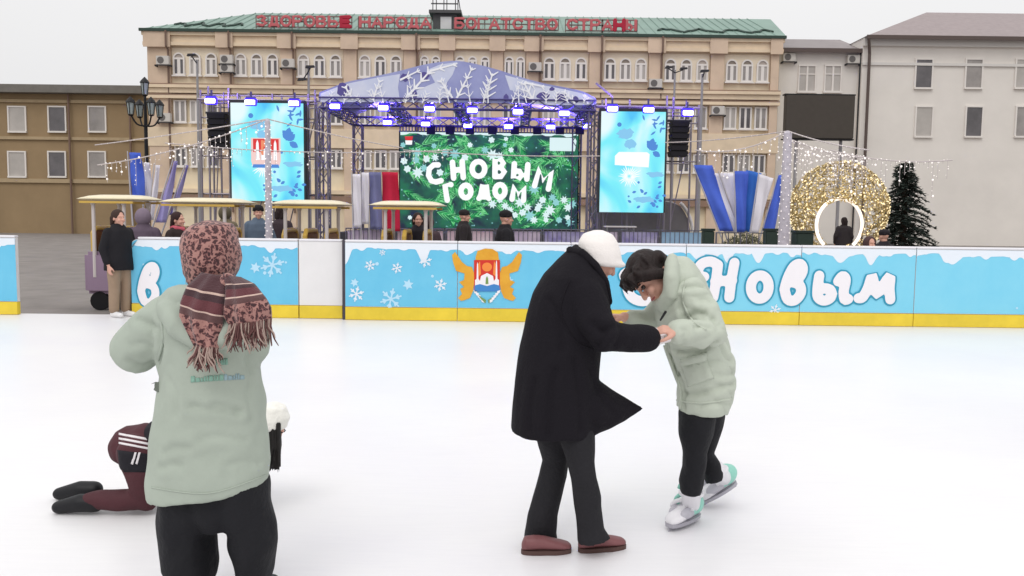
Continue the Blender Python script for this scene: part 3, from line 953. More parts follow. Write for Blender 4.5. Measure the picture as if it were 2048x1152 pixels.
# the big green new year screen --------------------------------------------
GYs = RYS - .1
p, q = at(800, 455, GYs), at(1157, 268, GYs)
gs = thing('led_screen', ((p.x + q.x) / 2, GYs, p.z), 'green led screen with fir branches and a white greeting at the back of the stage', 'screen')
def fir_mat():
    m = bpy.data.materials.new('dark_fir_image'); m.use_nodes = True
    n = m.node_tree; b = n.nodes['Principled BSDF']
    t = n.nodes.new('ShaderNodeTexCoord'); nz = n.nodes.new('ShaderNodeTexNoise'); nz.inputs['Scale'].default_value = 1.6; nz.inputs['Detail'].default_value = 4
    rp = n.nodes.new('ShaderNodeValToRGB'); e = rp.color_ramp.elements
    e[0].position = .35; e[0].color = (*lin((26, 38, 62)), 1); e[1].position = .62; e[1].color = (*lin((30, 110, 78)), 1)
    n.links.new(t.outputs['Object'], nz.inputs['Vector']); n.links.new(nz.outputs[0], rp.inputs[0]); n.links.new(rp.outputs[0], b.inputs['Emission Color'])
    b.inputs['Emission Strength'].default_value = .9; b.inputs['Base Color'].default_value = (.02, .02, .02, 1)
    return m
MB().box(p.x, q.x, GYs, GYs + .12, p.z, q.z).build('panel', fir_mat(), gs)
MB().box(p.x - .06, q.x + .06, GYs + .123, GYs + .3, p.z - .06, q.z + .06).build('casing', M_black, gs)
W, H = q.x - p.x, q.z - p.z
r_ = random.Random(11)
shades = [(MB(), em('fir_needle_dark', (20, 104, 64))), (MB(), em('fir_needle', (58, 176, 100))), (MB(), em('fir_needle_light', (132, 222, 152)))]  # green needle tones, picked at random
yk = GYs - .003
for br in range(80):
    u, v = r_.random(), r_.random()
    edge = min(u, 1 - u, v, 1 - v)
    if edge > .3 and r_.random() < .7: continue
    a0 = math.atan2((.5 - v) * H, (.5 - u) * W) + r_.uniform(-1.1, 1.1)
    ln = r_.uniform(.8, 1.5)
    for k in range(34):
        t = k / 34
        bx_, bz_ = p.x + u * W + math.cos(a0) * ln * t, p.z + v * H + math.sin(a0) * ln * t
        for s in (-1, 1):
            a = a0 + s * r_.uniform(.35, .6); l = r_.uniform(.28, .5) * (1 - .5 * t)
            ex, ez = bx_ + math.cos(a) * l, bz_ + math.sin(a) * l
            if not (p.x + .02 < ex < q.x - .02 and p.z + .02 < ez < q.z - .02 and p.x + .02 < bx_ < q.x - .02 and p.z + .02 < bz_ < q.z - .02): continue
            nx, nz_ = -math.sin(a) * .018, math.cos(a) * .018
            yk -= .000003
            r_.choice(shades)[0].flat([(bx_ - nx, bz_ - nz_), (bx_ + nx, bz_ + nz_), (ex, ez)], yk)
for (mb, m_), nm in zip(shades, ('fir_dark', 'fir_branch', 'fir_tip')):
    mb.build(nm, m_, gs)
yk -= .004
def star(cx, cz, r, n=6, y=0, inner=.42):
    return [(cx + r * (1 if i % 2 == 0 else inner) * math.cos(math.pi * i / n + .3), cz + r * (1 if i % 2 == 0 else inner) * math.sin(math.pi * i / n + .3)) for i in range(2 * n)]
fl, spk = MB(), MB()
E_snow, E_soft = em('led_snow', (222, 244, 246), .95), em('led_soft_snow', (150, 214, 216), .9)
spots = [(835, 305, 11), (836, 345, 13), (808, 322, 8), (832, 320, 8), (853, 318, 8), (870, 315, 9), (910, 308, 12), (985, 310, 13), (1000, 312, 9), (1068, 378, 12), (985, 408, 10), (1040, 405, 12), (1060, 432, 13), (1055, 415, 9),
         (1100, 420, 12), (1105, 395, 9), (1085, 400, 8), (1128, 400, 9), (1148, 408, 10), (1020, 420, 9), (1075, 418, 7), (1140, 445, 10), (1135, 435, 6), (880, 345, 8), (868, 292, 6), (940, 290, 6), (983, 280, 7), (1010, 290, 5), (1022, 300, 6), (1012, 278, 5), (800, 290, 6), (1000, 400, 7), (1092, 440, 6), (845, 440, 6), (820, 435, 5), (1068, 440, 9), (1118, 440, 7), (1030, 430, 7), (1078, 412, 9), (1112, 405, 8), (1136, 415, 10), (1010, 412, 9), (890, 305, 8), (930, 315, 8), (815, 338, 8), (848, 336, 9), (1045, 425, 8), (1092, 430, 9), (970, 300, 9)]
for i, (a, b, r) in enumerate(spots):
    c = at(a, b, GYs); rr = r * GYs / F
    c.x = max(p.x + rr, min(q.x - rr, c.x))
    yk -= .0004
    MB().flat(star(c.x, c.z, rr, 8 if r > 8 else 6, inner=.5 if r > 8 else .7), yk).build('snowflake_image', E_snow if i % 3 else E_soft, gs)
for i in range(150):
    u, v = r_.random(), r_.random()
    rr = r_.uniform(.02, .05); yk -= .00002
    spk.flat(star(p.x + .06 + u * (W - .12), p.z + .06 + v * (H - .12), rr, 5), yk)
# snow fringe along the top
top = [(p.x + .02, q.z - .004)]
for i in range(61):
    x = p.x + .02 + (W - .04) * i / 60
    top.append((x, q.z - .05 - .1 * abs(noise.noise(Vector((x * 1.7, 0, 3)))) - (.05 if i % 7 < 3 else 0)))
top.append((q.x - .02, q.z - .004))
yk -= .001; fl.flat(top, yk)
c0, c1 = at(1099, 302, GYs), at(1150, 276, GYs)
yk -= .002; MB().flat([(c0.x, c0.z), (c1.x, c0.z), (c1.x + .06, c1.z - .12), (c1.x, c1.z), (c0.x, c1.z)], yk).build('caption_block', E_snow, gs)
fl.build('snow_fringe_image', E_snow, gs); tag(spk.build('snow_speck_image', E_soft, gs), kind='stuff')
c = at(818, 277, GYs)
yk -= .002; MB().flat([(c.x - .16, c.z + .08), (c.x + .16, c.z + .08), (c.x + .13, c.z - .06), (c.x, c.z - .1), (c.x - .13, c.z - .06)], yk).build('small_emblem_image', E_red, gs)
yk -= .002; MB().flat([(c.x - .14, c.z - .08), (c.x + .14, c.z - .08), (c.x + .12, c.z - .24), (c.x - .12, c.z - .24)], yk).build('small_emblem_base', E_white, gs)
BLOCK = {'С': [[(1.0, .98), (.6, 1.02), (.15, .82), (.0, .42), (.2, .06), (.6, -.04), (1.05, .0)]], 'Н': [[(.1, 0), (.1, 1)], [(.9, 0), (.9, 1)], [(.1, .5), (.9, .5)]],
         'О': [[(.5 + .45 * math.cos(a), .5 + .5 * math.sin(a)) for a in [2 * math.pi * k / 16 for k in range(17)]]],
         'В': [[(.1, 0), (.1, 1), (.6, 1), (.85, .78), (.6, .53), (.1, .53)], [(.6, .53), (.95, .28), (.65, 0), (.1, 0)]],
         'Ы': [[(.06, 1), (.06, 0), (.45, 0), (.6, .25), (.45, .5), (.06, .5)], [(.95, 0), (.95, 1)]],
         'М': [[(.06, 0), (.12, 1), (.5, .35), (.88, 1), (.94, 0)]], 'Г': [[(.1, 0), (.1, 1), (.95, 1)]],
         'Д': [[(.05, -.1), (.05, .02), (.95, .02), (.95, -.1)], [(.2, .02), (.4, 1), (.7, 1), (.82, .02)]]}
lets = [('С', 868, 347, 22, 32, .15), ('Н', 916, 340, 24, 31, .08), ('О', 957, 338, 28, 29, 0), ('В', 999, 336, 22, 34, 0), ('Ы', 1041, 343, 30, 28, -.06), ('М', 1087, 357, 32, 36, -.22),
        ('Г', 898, 385, 14, 29, .16), ('О', 932, 383, 22, 25, 0), ('Д', 968, 382, 22, 24, 0), ('О', 1000, 382, 22, 25, 0), ('М', 1037, 386, 26, 27, -.1)]
for ch, cx, cy, w_, h_, rot in lets:
    c = at(cx, cy, GYs)
    sw, sh = w_ * GYs / F, h_ * GYs / F
    sts = []
    for st in BLOCK[ch]:
        o_ = []
        for u, v in st:
            X, Z = (u - .5) * sw, (v - .5) * sh
            o_.append((c.x + X * math.cos(rot) - Z * math.sin(rot), c.z + X * math.sin(rot) + Z * math.cos(rot)))
        if len(o_) < 3:
            pass
        sts.append(o_)
    me = stroke_mesh(sts, .112, yk - .03, .02, .022)
    link_mesh('greeting_letter', me, E_white, gs)

# loudspeaker line arrays ---------------------------------------------------
M_spk = mat('black_speaker', (20, 17, 26), rough=.55, var=.2)
for px, t_, b_, lab in ((436, 228, 298, 'curved black hanging loudspeaker array left of the left tall screen'), (1359, 244, 314, 'curved black hanging loudspeaker array right of the right tall screen')):
    c = at(px, t_, SY); d = at(px, b_, SY)
    t = thing('line_array', (c.x, SY, c.z), lab, 'loudspeaker', 'hanging loudspeaker arrays')
    n = 6; h_ = (c.z - d.z) / n
    for i in range(n):
        z1 = c.z - h_ * i; z0 = z1 - h_ * .93; off = .035 * (i ** 1.6) * .3
        MB().prism([(c.x - .27, z0), (c.x + .27, z0), (c.x + .3, z1), (c.x - .3, z1)], SY - .25 + off, SY + .3 + off).build('cabinet', M_spk, t, bevel=.015)
    MB().tube([(c.x - .2, SY, c.z), (c.x - .2, SY, c.z + .7)], .02, 6).tube([(c.x + .2, SY, c.z), (c.x + .2, SY, c.z + .7)], .02, 6).box(c.x - .38, c.x + .38, SY - .1, SY + .1, c.z + .004, c.z + .06).build('rigging', M_dark, t)
# scaffold towers carrying the tall screens
M_scaf = mat('scaffold_tube', (140, 132, 140), rough=.4, metal=.6)
def scaffold(pxs, topy, lab, extra):
    x0, x1 = fx(pxs[0]), fx(pxs[-1])
    t = thing('scaffold_tower', ((x0 + x1) / 2, SY + .9, BASEZ), lab, 'scaffold', 'scaffolds behind the tall screens')
    z1 = fz(topy)
    up_, hz = MB(), MB()
    for px in pxs:
        x = fx(px)
        for y in (SY + .35, SY + 1.5):
            up_.tube([(x, y, BASEZ), (x, y, z1 + rnd.uniform(0, .35))], .035, 6)
    for z in [z1 - .05, z1 - .3] + [BASEZ + 1.1 + 1.25 * i for i in range(4)]:
        for y in (SY + .35, SY + 1.5):
            hz.tube([(x0, y + .06, z), (x1, y + .06, z)], .028, 6)
    for i in range(len(pxs) - 1):
        hz.tube([(fx(pxs[i]), SY + 1.44, BASEZ + .4), (fx(pxs[i + 1]), SY + 1.44, z1 - .5)], .022, 6)
    for a, b, c, d in extra:
        A, B = at(a, b, SY + .3), at(c, d, SY + .3)
        hz.tube([A, B], .04, 6)
    up_.build('scaffold_frame', M_scaf, t); hz.build('ledger', M_scaf, t)
scaffold([395, 411, 452, 470, 540, 612, 626], 190, 'left tube scaffold behind the left tall screen', [(395, 198, 626, 203)])
scaffold([1190, 1212, 1260, 1335, 1348, 1400], 205, 'right tube scaffold behind the right tall screen', [(1192, 212, 1400, 216), (1192, 166, 1226, 194)])
# ================================================================== rink boards
M_board = mat('white_board', (226, 224, 224), rough=.35, spec=.4, var=.03, vscale=3)
M_print = mat('blue_print', (114, 196, 227), rough=.4, c2=(102, 188, 223), vscale=2.6)
M_print2 = mat('light_blue_print', (136, 210, 233), rough=.4, c2=(120, 202, 230), vscale=1.2)
M_yel = mat('yellow_kick_strip', (226, 198, 62), rough=.4, var=.1, vscale=2.5)
M_snowp = mat('snow_print', (226, 232, 240), rough=.4)
M_flake = mat('flake_print', (182, 220, 240), rough=.4)
M_teal = mat('teal_outline', (46, 150, 182), rough=.4)
M_lw = mat('white_letter_print', (236, 232, 236), rough=.4)
M_gold = mat('gold_emblem', (226, 172, 58), rough=.4, c2=(214, 150, 44), vscale=4)
def bX(px): return at(px, 560, YB).x
BZT = at(1024, 488, YB).z
def board(px0, px1, lab, print_=None, y0=YB, flakes=0, seed=0, snow=True, round_left=False):
    x0, x1 = at(px0, 560, y0).x + .004, at(px1, 560, y0).x - .004
    t = thing('rink_board', ((x0 + x1) / 2, y0, 0), lab, 'rink board', 'rink boards')
    r = .12
    if round_left:
        poly = [(x0, .205), (x1, .205), (x1, BZT)] + [(x0 + r - r * math.sin(math.pi / 2 * i / 6), BZT - r + r * math.cos(math.pi / 2 * i / 6)) for i in range(7)]
    else:
        poly = [(x0, .205), (x1, .205), (x1, BZT), (x0, BZT)]
    MB().prism(poly, y0, y0 + .07).build('panel', M_board, t)
    MB().box(x0, x1, y0 - .012, y0 + .075, 0.004, .2).build('kick_strip', M_yel, t, bevel=.004)
    MB().box(x0 + (r if round_left else 0), x1, y0 - .014, y0 + .09, BZT + .003, BZT + .035).build('top_rail', mat('white_rail', (234, 232, 236), rough=.3), t, bevel=.008)
    if print_:
        m_ = 0.0
        pp = [(x0 + .002, .212), (x1 - .002, .212), (x1 - .002, BZT - .01)] + ([(x0 + r - r * math.sin(math.pi / 2 * i / 6), BZT - .01 - r + r * math.cos(math.pi / 2 * i / 6)) for i in range(7)] if round_left else [(x0 + .002, BZT - .01)])
        MB().flat(pp, y0 - .004).build('print', print_, t)
        rs = random.Random(seed)
        if snow:
            n = 90; pts = []
            for i in range(n + 1):
                x = x0 + .004 + (x1 - x0 - .008) * i / n
                d = .1 + .07 * noise.noise(Vector((x * 2.1, seed, 0))) + .1 * max(0, noise.noise(Vector((x * 6.3, 7, seed)))) + .34 * max(0, noise.noise(Vector((x * 4.1, 2.2, 1))) - .12)
                if round_left and i < 4: d += .05
                pts.append((x, BZT - d))
            pts += [(x1 - .004, BZT - .011), (x0 + (r if round_left else .004), BZT - .011)]
            MB().flat(pts, y0 - .006).build('snow_border', M_snowp, t)
        if flakes:
            yy = y0 - .007
            for i in range(flakes):
                x = rs.uniform(x0 + .12, x1 - .12); z = rs.uniform(.3, BZT - .3); rr = rs.choice((.02, .025, .03, .07, .09))
                yy -= .0001
                MB().flat(star(x, z, rr, 6, inner=.5 if rr > .05 else .8), yy).build('snowflake_print', M_flake, t)
    return t
def flake_at(t, px, py, r, y0, m=None):
    """six armed printed snowflake"""
    c = at(px, py, y0); mb = MB(); yy = y0 - .0085
    for k in range(6):
        a = math.pi / 3 * k + .3
        for (s, e, off, ang) in ((0, 1, 0, 0), (.45, .8, 0, .6), (.45, .8, 0, -.6)):
            bx0, bz0 = c.x + r * s * math.cos(a), c.z + r * s * math.sin(a)
            l = r * (e - s) if ang else r
            ex, ez = bx0 + l * math.cos(a + ang), bz0 + l * math.sin(a + ang)
            nx, nz_ = -math.sin(a + ang) * r * .075, math.cos(a + ang) * r * .075
            yy -= .0001
            mb.flat([(bx0 - nx, bz0 - nz_), (ex - nx, ez - nz_), (ex + nx, ez + nz_), (bx0 + nx, bz0 + nz_)], yy)
    mb.build('snowflake_print', m or M_snowp, t)
YL = YB + .12
b0 = board(262, 372, 'blue rink board with rounded end and one small white letter at the left', M_print, YL, 5, 1, True, True)
b1 = board(372, 597, 'blue rink board with one big pale snowflake between the headscarfed woman and the white gate', M_print, YL, 6, 2)
flake_at(b1, 545, 530, .19, YL, M_flake)
b2 = board(598, 685, 'plain white rink board used as the gate', None, YL)
M_gap = mat('dark_gap', (70, 66, 76), rough=.6)
xg = bX(687.5)
hb = MB().box(xg - .02, xg + .02, YB + .01, YB + .2, 0, BZT + .03).build('gap_strip', M_gap, b2)  # dark strip filling the gap between the gate and the next board
labs = ['blue rink board with two rows of snowflakes just right of the white gate', 'blue rink board bearing the golden eagle city emblem', 'blue rink board with a lone white capital letter between the two hand holding people',
        'pale blue rink board with the first three large white letters right of the bending woman', 'pale blue rink board with the last two large white letters at the right', 'blank pale blue rink board past the white lettering']
eds = [690, 915, 1141, 1371, 1601, 1830, 2060]
bs = []
for i in range(6):
    bs.append(board(eds[i], eds[i + 1], labs[i], M_print if i < 3 else M_print2, YB, (5, 2, 3, 2, 1, 1)[i], 10 + i))
bs.append(board(2060, 2290, 'blue rink board beyond the lettering at the far right', M_print2, YB, 3, 21))
bs.append(board(-190, 34, 'blue rink board at the far left beyond the opening', M_print, YL, 5, 31))
for px, py, r in ((740, 531, .085), (794, 536, .085), (851, 522, .1), (881, 570, .1), (713, 588, .12), (782, 598, .17), (765, 505, .05)):
    flake_at(bs[0], px, py, r, YB, M_snowp if r < .15 else M_flake)
flake_at(bs[3], 1550, 620, .09, YB, M_snowp)
# emblem: golden eagle with a red shield
def E_(pts, k): return [(at(a, b, YB - .012 - .0007 * k).x, at(a, b, YB - .012 - .0007 * k).z) for a, b in pts]
mb = MB()
mb.flat(E_([(955, 502), (970, 497), (985, 498), (996, 505), (998, 520), (995, 535), (952, 535), (951, 515)], 0), YB - .012)
for s in (1, -1):
    wing = [(45, -15), (62, -20), (68, -38), (70, -52), (64, -58), (58, -50), (50, -38), (40, -30), (30, -28), (24, -10), (28, 20), (34, 34), (44, 38), (52, 40), (58, 34), (50, 26), (54, 16), (46, 12), (56, 2), (46, -2)]
    ctr = [(974 + s * a * 1.0, 562 + b) for a, b in wing]
    mb.flat(E_(ctr, 1), YB - .0127 - (.0006 if s < 0 else 0))
mb.build('emblem_eagle', M_gold, bs[1])
mr_, mo_, mw_, mbl_, mg_ = (mat('emblem_red', (206, 52, 40), rough=.4), mat('emblem_orange', (236, 138, 64), rough=.4), M_lw, mat('emblem_blue', (66, 130, 196), rough=.4), mat('emblem_green', (118, 148, 84), rough=.4))
MB().flat(E_([(948, 580), (1000, 580), (1000, 520), (948, 520)], 2), YB - .0134).build('emblem_shield', mr_, bs[1])
mb = MB(); mb.flat(E_([(974 + 10 * math.cos(a), 534 + 9 * math.sin(a)) for a in [2 * math.pi * k / 14 for k in range(14)]], 3), YB - .0141)
mb.flat(E_([(955, 530), (960, 522), (962, 548), (954, 556)], 3), YB - .0143); mb.flat(E_([(993, 530), (988, 522), (986, 548), (994, 556)], 3), YB - .0144)
mb.build('emblem_sun', mo_, bs[1])
mb = MB()
mb.flat(E_([(950, 576), (998, 576), (998, 560), (992, 556), (988, 562), (986, 552), (974, 546), (962, 552), (960, 562), (956, 556), (950, 560)], 4), YB - .0148)
mb.flat(E_([(953, 560), (957, 560), (956, 528), (955, 524), (954, 528)], 4), YB - .0150); mb.flat(E_([(991, 560), (995, 560), (994, 524), (993, 520), (992, 524)], 4), YB - .0151)
mb.build('emblem_tower', mw_, bs[1])
MB().flat(E_([(949, 583), (1000, 583), (999, 571), (988, 568), (974, 572), (960, 568), (949, 571)], 5), YB - .0155).build('emblem_wave', mbl_, bs[1])
mb = MB()
for s in (1, -1):
    for k in range(5):
        a = -2.5 + k * .38
        cx, cy = 974 + s * (29 - 4.6 * k) * .8, 585 + 4.4 * k
        mb.flat(E_([(cx - 3 * s, cy - 3), (cx + 4 * s, cy - 5), (cx + 2 * s, cy + 1), (cx - 3 * s, cy + 3)], 5), YB - .0155 - .0004 * (k + (6 if s > 0 else 0)))
mb.build('emblem_wreath', mw_, bs[1])
for s in (1, -1):
    MB().flat(E_([(974 + s * 2, 600), (974 + s * 18, 590), (974 + s * 12, 598), (974 + s * 3, 607)], 6), YB - .0180 - (.0004 if s > 0 else 0)).build('emblem_leaf', mg_, bs[1])
mb = MB()
mb.flat(E_([(971, 568), (977, 568), (976, 556), (974, 552), (972, 556)], 6), YB - .0184)
mb.build('emblem_leaf', mg_, bs[1])

# big brush lettering ---------------------------------------------------------
CUR = {'С': [[(.98, .74), (.9, .93), (.6, 1.0), (.28, .86), (.1, .5), (.2, .14), (.52, 0), (.95, .12)], [(.12, .78), (0, .68), (.1, .6), (.22, .66)]],
       'Н': [[(.4, 0), (.45, .4), (.5, .95)], [(.84, 0), (.88, .5), (.95, 1.02)], [(.44, .47), (.9, .5)], [(.5, .95), (.3, 1.05), (.06, .98), (-.06, .74), (.02, .58), (.13, .6)]],
       'о': [[(.5 + .42 * math.cos(a), .5 + .5 * math.sin(a)) for a in [2 * math.pi * k / 16 for k in range(17)]]],
       'в': [[(.12, .3), (.25, .62), (.5, .93), (.78, 1.0), (.9, .84), (.75, .62), (.45, .5)], [(.45, .5), (.78, .42), (.85, .2), (.6, .0), (.28, .02), (.12, .3)]],
       'ы': [[(.06, 1.02), (.02, .5), (.05, .12), (.26, -.02), (.48, .12), (.47, .4), (.28, .5), (.08, .42)], [(.7, .8), (.84, 1.02), (.95, .86), (.9, .4), (.94, .04), (1.06, .06)]],
       'м': [[(0, .08), (.12, .12), (.26, .5), (.38, 1), (.52, .25), (.88, 1.0), (.9, .5), (.94, .05)]]}
def brush(ch, x0, y0, x1, y1, parent, rad, Yb):
    P, Q = at(x0, y1, Yb), at(x1, y0, Yb)
    sts = []
    for st in CUR[ch]:
        pts = spline([(P.x + u * (Q.x - P.x), 0, P.z + v * (Q.z - P.z)) for u, v in st], 4)
        sts.append([(a.x, a.z) for a in pts])
    o1 = link_mesh('letter', stroke_mesh(sts, rad, Yb - .0175, .003, .013), M_lw, parent)
    link_mesh('letter_outline', stroke_mesh(sts, rad + .026, Yb - .0125, .003, .014), M_teal, o1)
RB = .08
brush('С', 1246, 527, 1322, 602, bs[2], RB, YB)
brush('Н', 1397, 527, 1472, 594, bs[3], RB, YB)
brush('о', 1497, 551, 1541, 597, bs[3], RB, YB)
brush('в', 1562, 528, 1610, 600, bs[3], RB, YB)
brush('ы', 1632, 553, 1694, 600, bs[4], RB, YB)
brush('м', 1716, 553, 1786, 600, bs[4], RB, YB)
brush('в', 279, 532, 316, 604, b0, .064, YL)
# ================================================================== things on the plaza
# ---- little train carriages ------------------------------------------------
M_cream2 = mat('cream_carriage_paint', (226, 214, 182), rough=.35, spec=.5, var=.04)
M_yel2 = mat('yellow_carriage_trim', (206, 170, 84), rough=.4)
M_post = mat('pale_post', (206, 198, 196), rough=.4)
M_seat = mat('brown_seat', (124, 84, 50), rough=.6, var=.15, vscale=6)
M_skirt = mat('mauve_carriage_side', (150, 128, 150), rough=.5)
TY = 15.6
def carriage(px0, px1, pyr, lab, first=None):
    p, q = at(px0, pyr, TY), at(px1, pyr, TY)
    x0, x1, zr = p.x, q.x, (p.z + q.z) / 2
    t = thing('train_carriage', ((x0 + x1) / 2, TY, BASEZ), lab, 'train carriage', 'open carriages of the little fairground train')
    y0, y1 = TY - .5, TY + .5
    rings = []                                     # crowned roof, thin at the ends
    n = 14
    for i in range(n + 1):
        u = i / n; x = x0 + (x1 - x0) * u
        k = max(.12, (1 - abs(2 * u - 1) ** 6))
        rings.append([Vector((x, y0 * .5 + y1 * .5 + .62 * math.cos(a) * (.8 + .2 * k), zr + (.085 if math.sin(a) > 0 else .035) * math.sin(a) * k)) for a in [2 * math.pi * j / 14 for j in range(14)]])
    MB().loft(rings).build('roof', M_cream2, t, smooth=True)
    for y in (y0 - .1, y1 + .06):
        MB().box(x0 + .1, x1 - .1, y, y + .04, zr - .075, zr - .037).build('roof_edge', M_yel2, t)
    zf = BASEZ + .3
    for x in (x0 + .3, x1 - .3):
        for y in (y0, y1):
            MB().tube([(x, y, zf + .3), (x, y, zr - .12), (x, y, zr - .05)], [.035, .032, .06], 8).build('post', M_post, t)
    MB().box(x0 + .1, x1 - .1, y0 - .02, y1 + .02, zf, zf + .75).build('body', M_skirt, t, bevel=.06)
    for x in (x0 + .35, x1 - .35):
        for y in (y0 + .03, y1 - .1):
            MB().tube([(x, y, BASEZ + .17), (x, y + .07, BASEZ + .17)], .17, 16).build('wheel', M_black, t)
    for i in range(3):
        x = x0 + .22 + (x1 - x0 - .5) * i / 2.2
        s = MB().box(x, x + .07, y0 + .08, y1 - .08, zf + .755, zf + 1.13)
        so_ = s.build('seat_back', M_seat, t, bevel=.03)
        fr = []
        for y in (y0 + .05,):
            fr = [(x + .035, y0 + .06, zf + .76), (x + .035, y0 + .05, zf + 1.08), (x + .035, y0 + .14, zf + 1.17), (x + .035, y1 - .14, zf + 1.17), (x + .035, y1 - .05, zf + 1.08), (x + .035, y1 - .06, zf + .76)]
        MB().tube(fr, .042, 8).build('seat_frame', M_yel2, so_)
    return t
carriage(180, 305, 399, 'cream roofed train carriage cut off by the left edge')
carriage(338, 500, 405, 'cream roofed train carriage behind the headscarfed woman')
carriage(552, 698, 409, 'cream roofed train carriage above the white gate board')
carriage(746, 890, 411, 'cream roofed train carriage in front of the red flag and green screen')

# ---- flags -----------------------------------------------------------------
M_fpole = mat('flag_pole', (190, 186, 190), rough=.4, metal=.4)
FC = {'blue': mat('blue_flag_cloth', (78, 106, 208), rough=.8, var=.1, vscale=2), 'white': mat('white_flag_cloth', (228, 224, 232), rough=.8, var=.04), 'red': mat('red_flag_cloth', (196, 34, 66), rough=.8, var=.1, vscale=2),
      'slate': mat('slate_flag_cloth', (118, 120, 160), rough=.8, var=.1, vscale=2), 'violet': mat('pale_violet_flag_cloth', (156, 148, 200), rough=.8, var=.1, vscale=2), 'deep': mat('deep_blue_flag_cloth', (54, 110, 196), rough=.8, var=.1, vscale=2)}
def flag(bot, top, wt, wb, side, color, Y, lab, group, fold=.05, droop=0):
    """feather flag: pole bot->top (photo px), cloth on side +1/-1, widths in px"""
    A, B = at(*bot, Y), at(*top, Y)
    zb = BASEZ
    d = (B - A); base = A - d * ((A.z - zb) / d.z)
    t = thing('flag', base, lab, 'flag', group)
    MB().tube([base, A, B + d * .03], [.022, .02, .012], 7).build('pole', M_fpole, t)
    n, m = 16, 12
    k = Y / F
    vs, fs = [], []
    for i in range(n + 1):
        u = i / n
        p = A + d * u
        wd = (wb + (wt - wb) * u) * k
        for j in range(m + 1):
            v = j / m
            x = p.x + side * (.025 + v * wd)
            z = p.z - droop * v * k * u
            y = Y + fold * math.sin(v * 7 + u * 2.5) * (.3 + v) + .02 * math.sin(u * 9 + v * 3)
            vs.append((x, y, z))
    q = (m + 1)
    fs = [(i * q + j, i * q + j + 1, (i + 1) * q + j + 1, (i + 1) * q + j) for i in range(n) for j in range(m)]
    off = len(vs)
    vs += [(x, y + .008, z) for x, y, z in vs]
    fs += [tuple(off + a for a in f[::-1]) for f in list(fs)]
    for i in range(n):
        for a, b in ((i * q, (i + 1) * q), ((i + 1) * q + m, i * q + m)):
            fs.append((a, b, off + b, off + a))
    for j in range(m):
        fs.append((j + 1, j, off + j, off + j + 1)); fs.append((n * q + j, n * q + j + 1, off + n * q + j + 1, off + n * q + j))
    MB().add(vs, fs).build('cloth', FC[color], t, smooth=True)
    return t
G1 = 'fan of tall flags right of the stage'
FY = 21.5
flag((1438, 462), (1386, 330), 36, 28, 1, 'blue', FY, 'blue flag leaning far left, outermost of the right hand fan', G1)
flag((1450, 466), (1412, 346), 22, 30, 1, 'white', FY + .25, 'narrow white flag beside the outermost blue one in the right hand fan', G1)
flag((1478, 466), (1438, 346), 34, 14, 1, 'white', FY + .5, 'wide white flag with notched top left of the fan centre', G1)
flag((1472, 464), (1468, 342), 27, 18, 1, 'blue', FY + .1, 'upright blue flag at the centre of the right hand fan', G1)
flag((1482, 464), (1491, 340), 30, 20, 1, 'deep', FY + .3, 'brighter blue flag just right of the upright one in the fan', G1, droop=6)
flag((1500, 466), (1517, 348), 28, 16, 1, 'white', FY - .15, 'white flag leaning right in the fan right of the stage', G1, droop=8)
flag((1524, 462), (1556, 350), 14, 24, 1, 'blue', FY + .2, 'blue flag leaning right next to the wrapped light post', G1)
G2 = 'flags left of the green screen'
flag((706, 455), (703, 348), 16, 15, 1, 'white', 25.5, 'narrow white flag at the left of the row beside the green screen', G2)
flag((722, 448), (721, 345), 15, 13, 1, 'white', 25.8, 'second white flag in the row beside the green screen', G2)
flag((738, 458), (736, 344), 24, 24, 1, 'slate', 26.0, 'slate blue flag next to the red one beside the green screen', G2, fold=.08)
flag((764, 462), (762, 344), 32, 34, 1, 'red', 26.2, 'red flag hanging beside the left edge of the green screen', G2, fold=.1)
G3 = 'thin flags above the left train carriages'
flag((262, 402), (255, 305), 24, 24, 1, 'blue', 20.0, 'blue flag at the far left above the first carriage roof', G3, fold=.08)
flag((286, 402), (284, 325), 13, 14, 1, 'white', 20.4, 'white flag beside the blue one above the first carriage roof', G3)
flag((296, 440), (308, 330), 10, 7, 1, 'white', 19.6, 'thin white flag leaning right at the left of the plaza', G3)
flag((308, 445), (345, 322), 8, 20, 1, 'violet', 19.4, 'curved pale violet flag leaning right above the second carriage', G3)
flag((336, 430), (370, 330), 5, 9, 1, 'violet', 19.8, 'slender pale violet flag leaning furthest right by the second carriage', G3)

# ---- light wrapped posts and garlands -----------------------------------------
M_bulb = mat('white_fairy_bulb', (240, 234, 230), emit=.55)
M_wire = mat('pale_garland_wire', (196, 186, 186), rough=.5)
M_wrap = mat('light_wrapped_post', (186, 180, 190), rough=.5, var=.2, vscale=14)
def light_post(px, pt, pb, Y, wtop, wbot, lab):
    a = at(px, pt, Y); b = Vector((a.x, Y, BASEZ))
    t = thing('light_post', b, lab, 'light post', 'posts holding the fairy light garlands')
    MB().tube([b, b + Vector((0, 0, .12)), b + Vector((0, 0, .13)), a + Vector((0, 0, -.04)), a], [wbot * 2.2, wbot * 2.2, wbot, wtop, wtop * .5], 14).build('post', M_wrap, t)
    n = 120; mb = MB()
    for i in range(n):
        u = i / n; z = b.z + .2 + (a.z - b.z - .25) * u; r = wbot + (wtop - wbot) * u + .006
        an = i * 2.4
        c = Vector((b.x + r * math.cos(an), Y + r * math.sin(an), z))
        mb.ball(c, .012, n=5, m=3)
    tag(mb.build('bulbs', M_bulb, t), kind='stuff')
    return a
p1 = light_post(535, 238, 480, 14.6, .045, .07, 'silver light wrapped post in front of the left tall screen')
p2 = light_post(1576, 262, 490, 15.2, .07, .12, 'thick white light wrapped post left of the golden ball')
BULB = {}
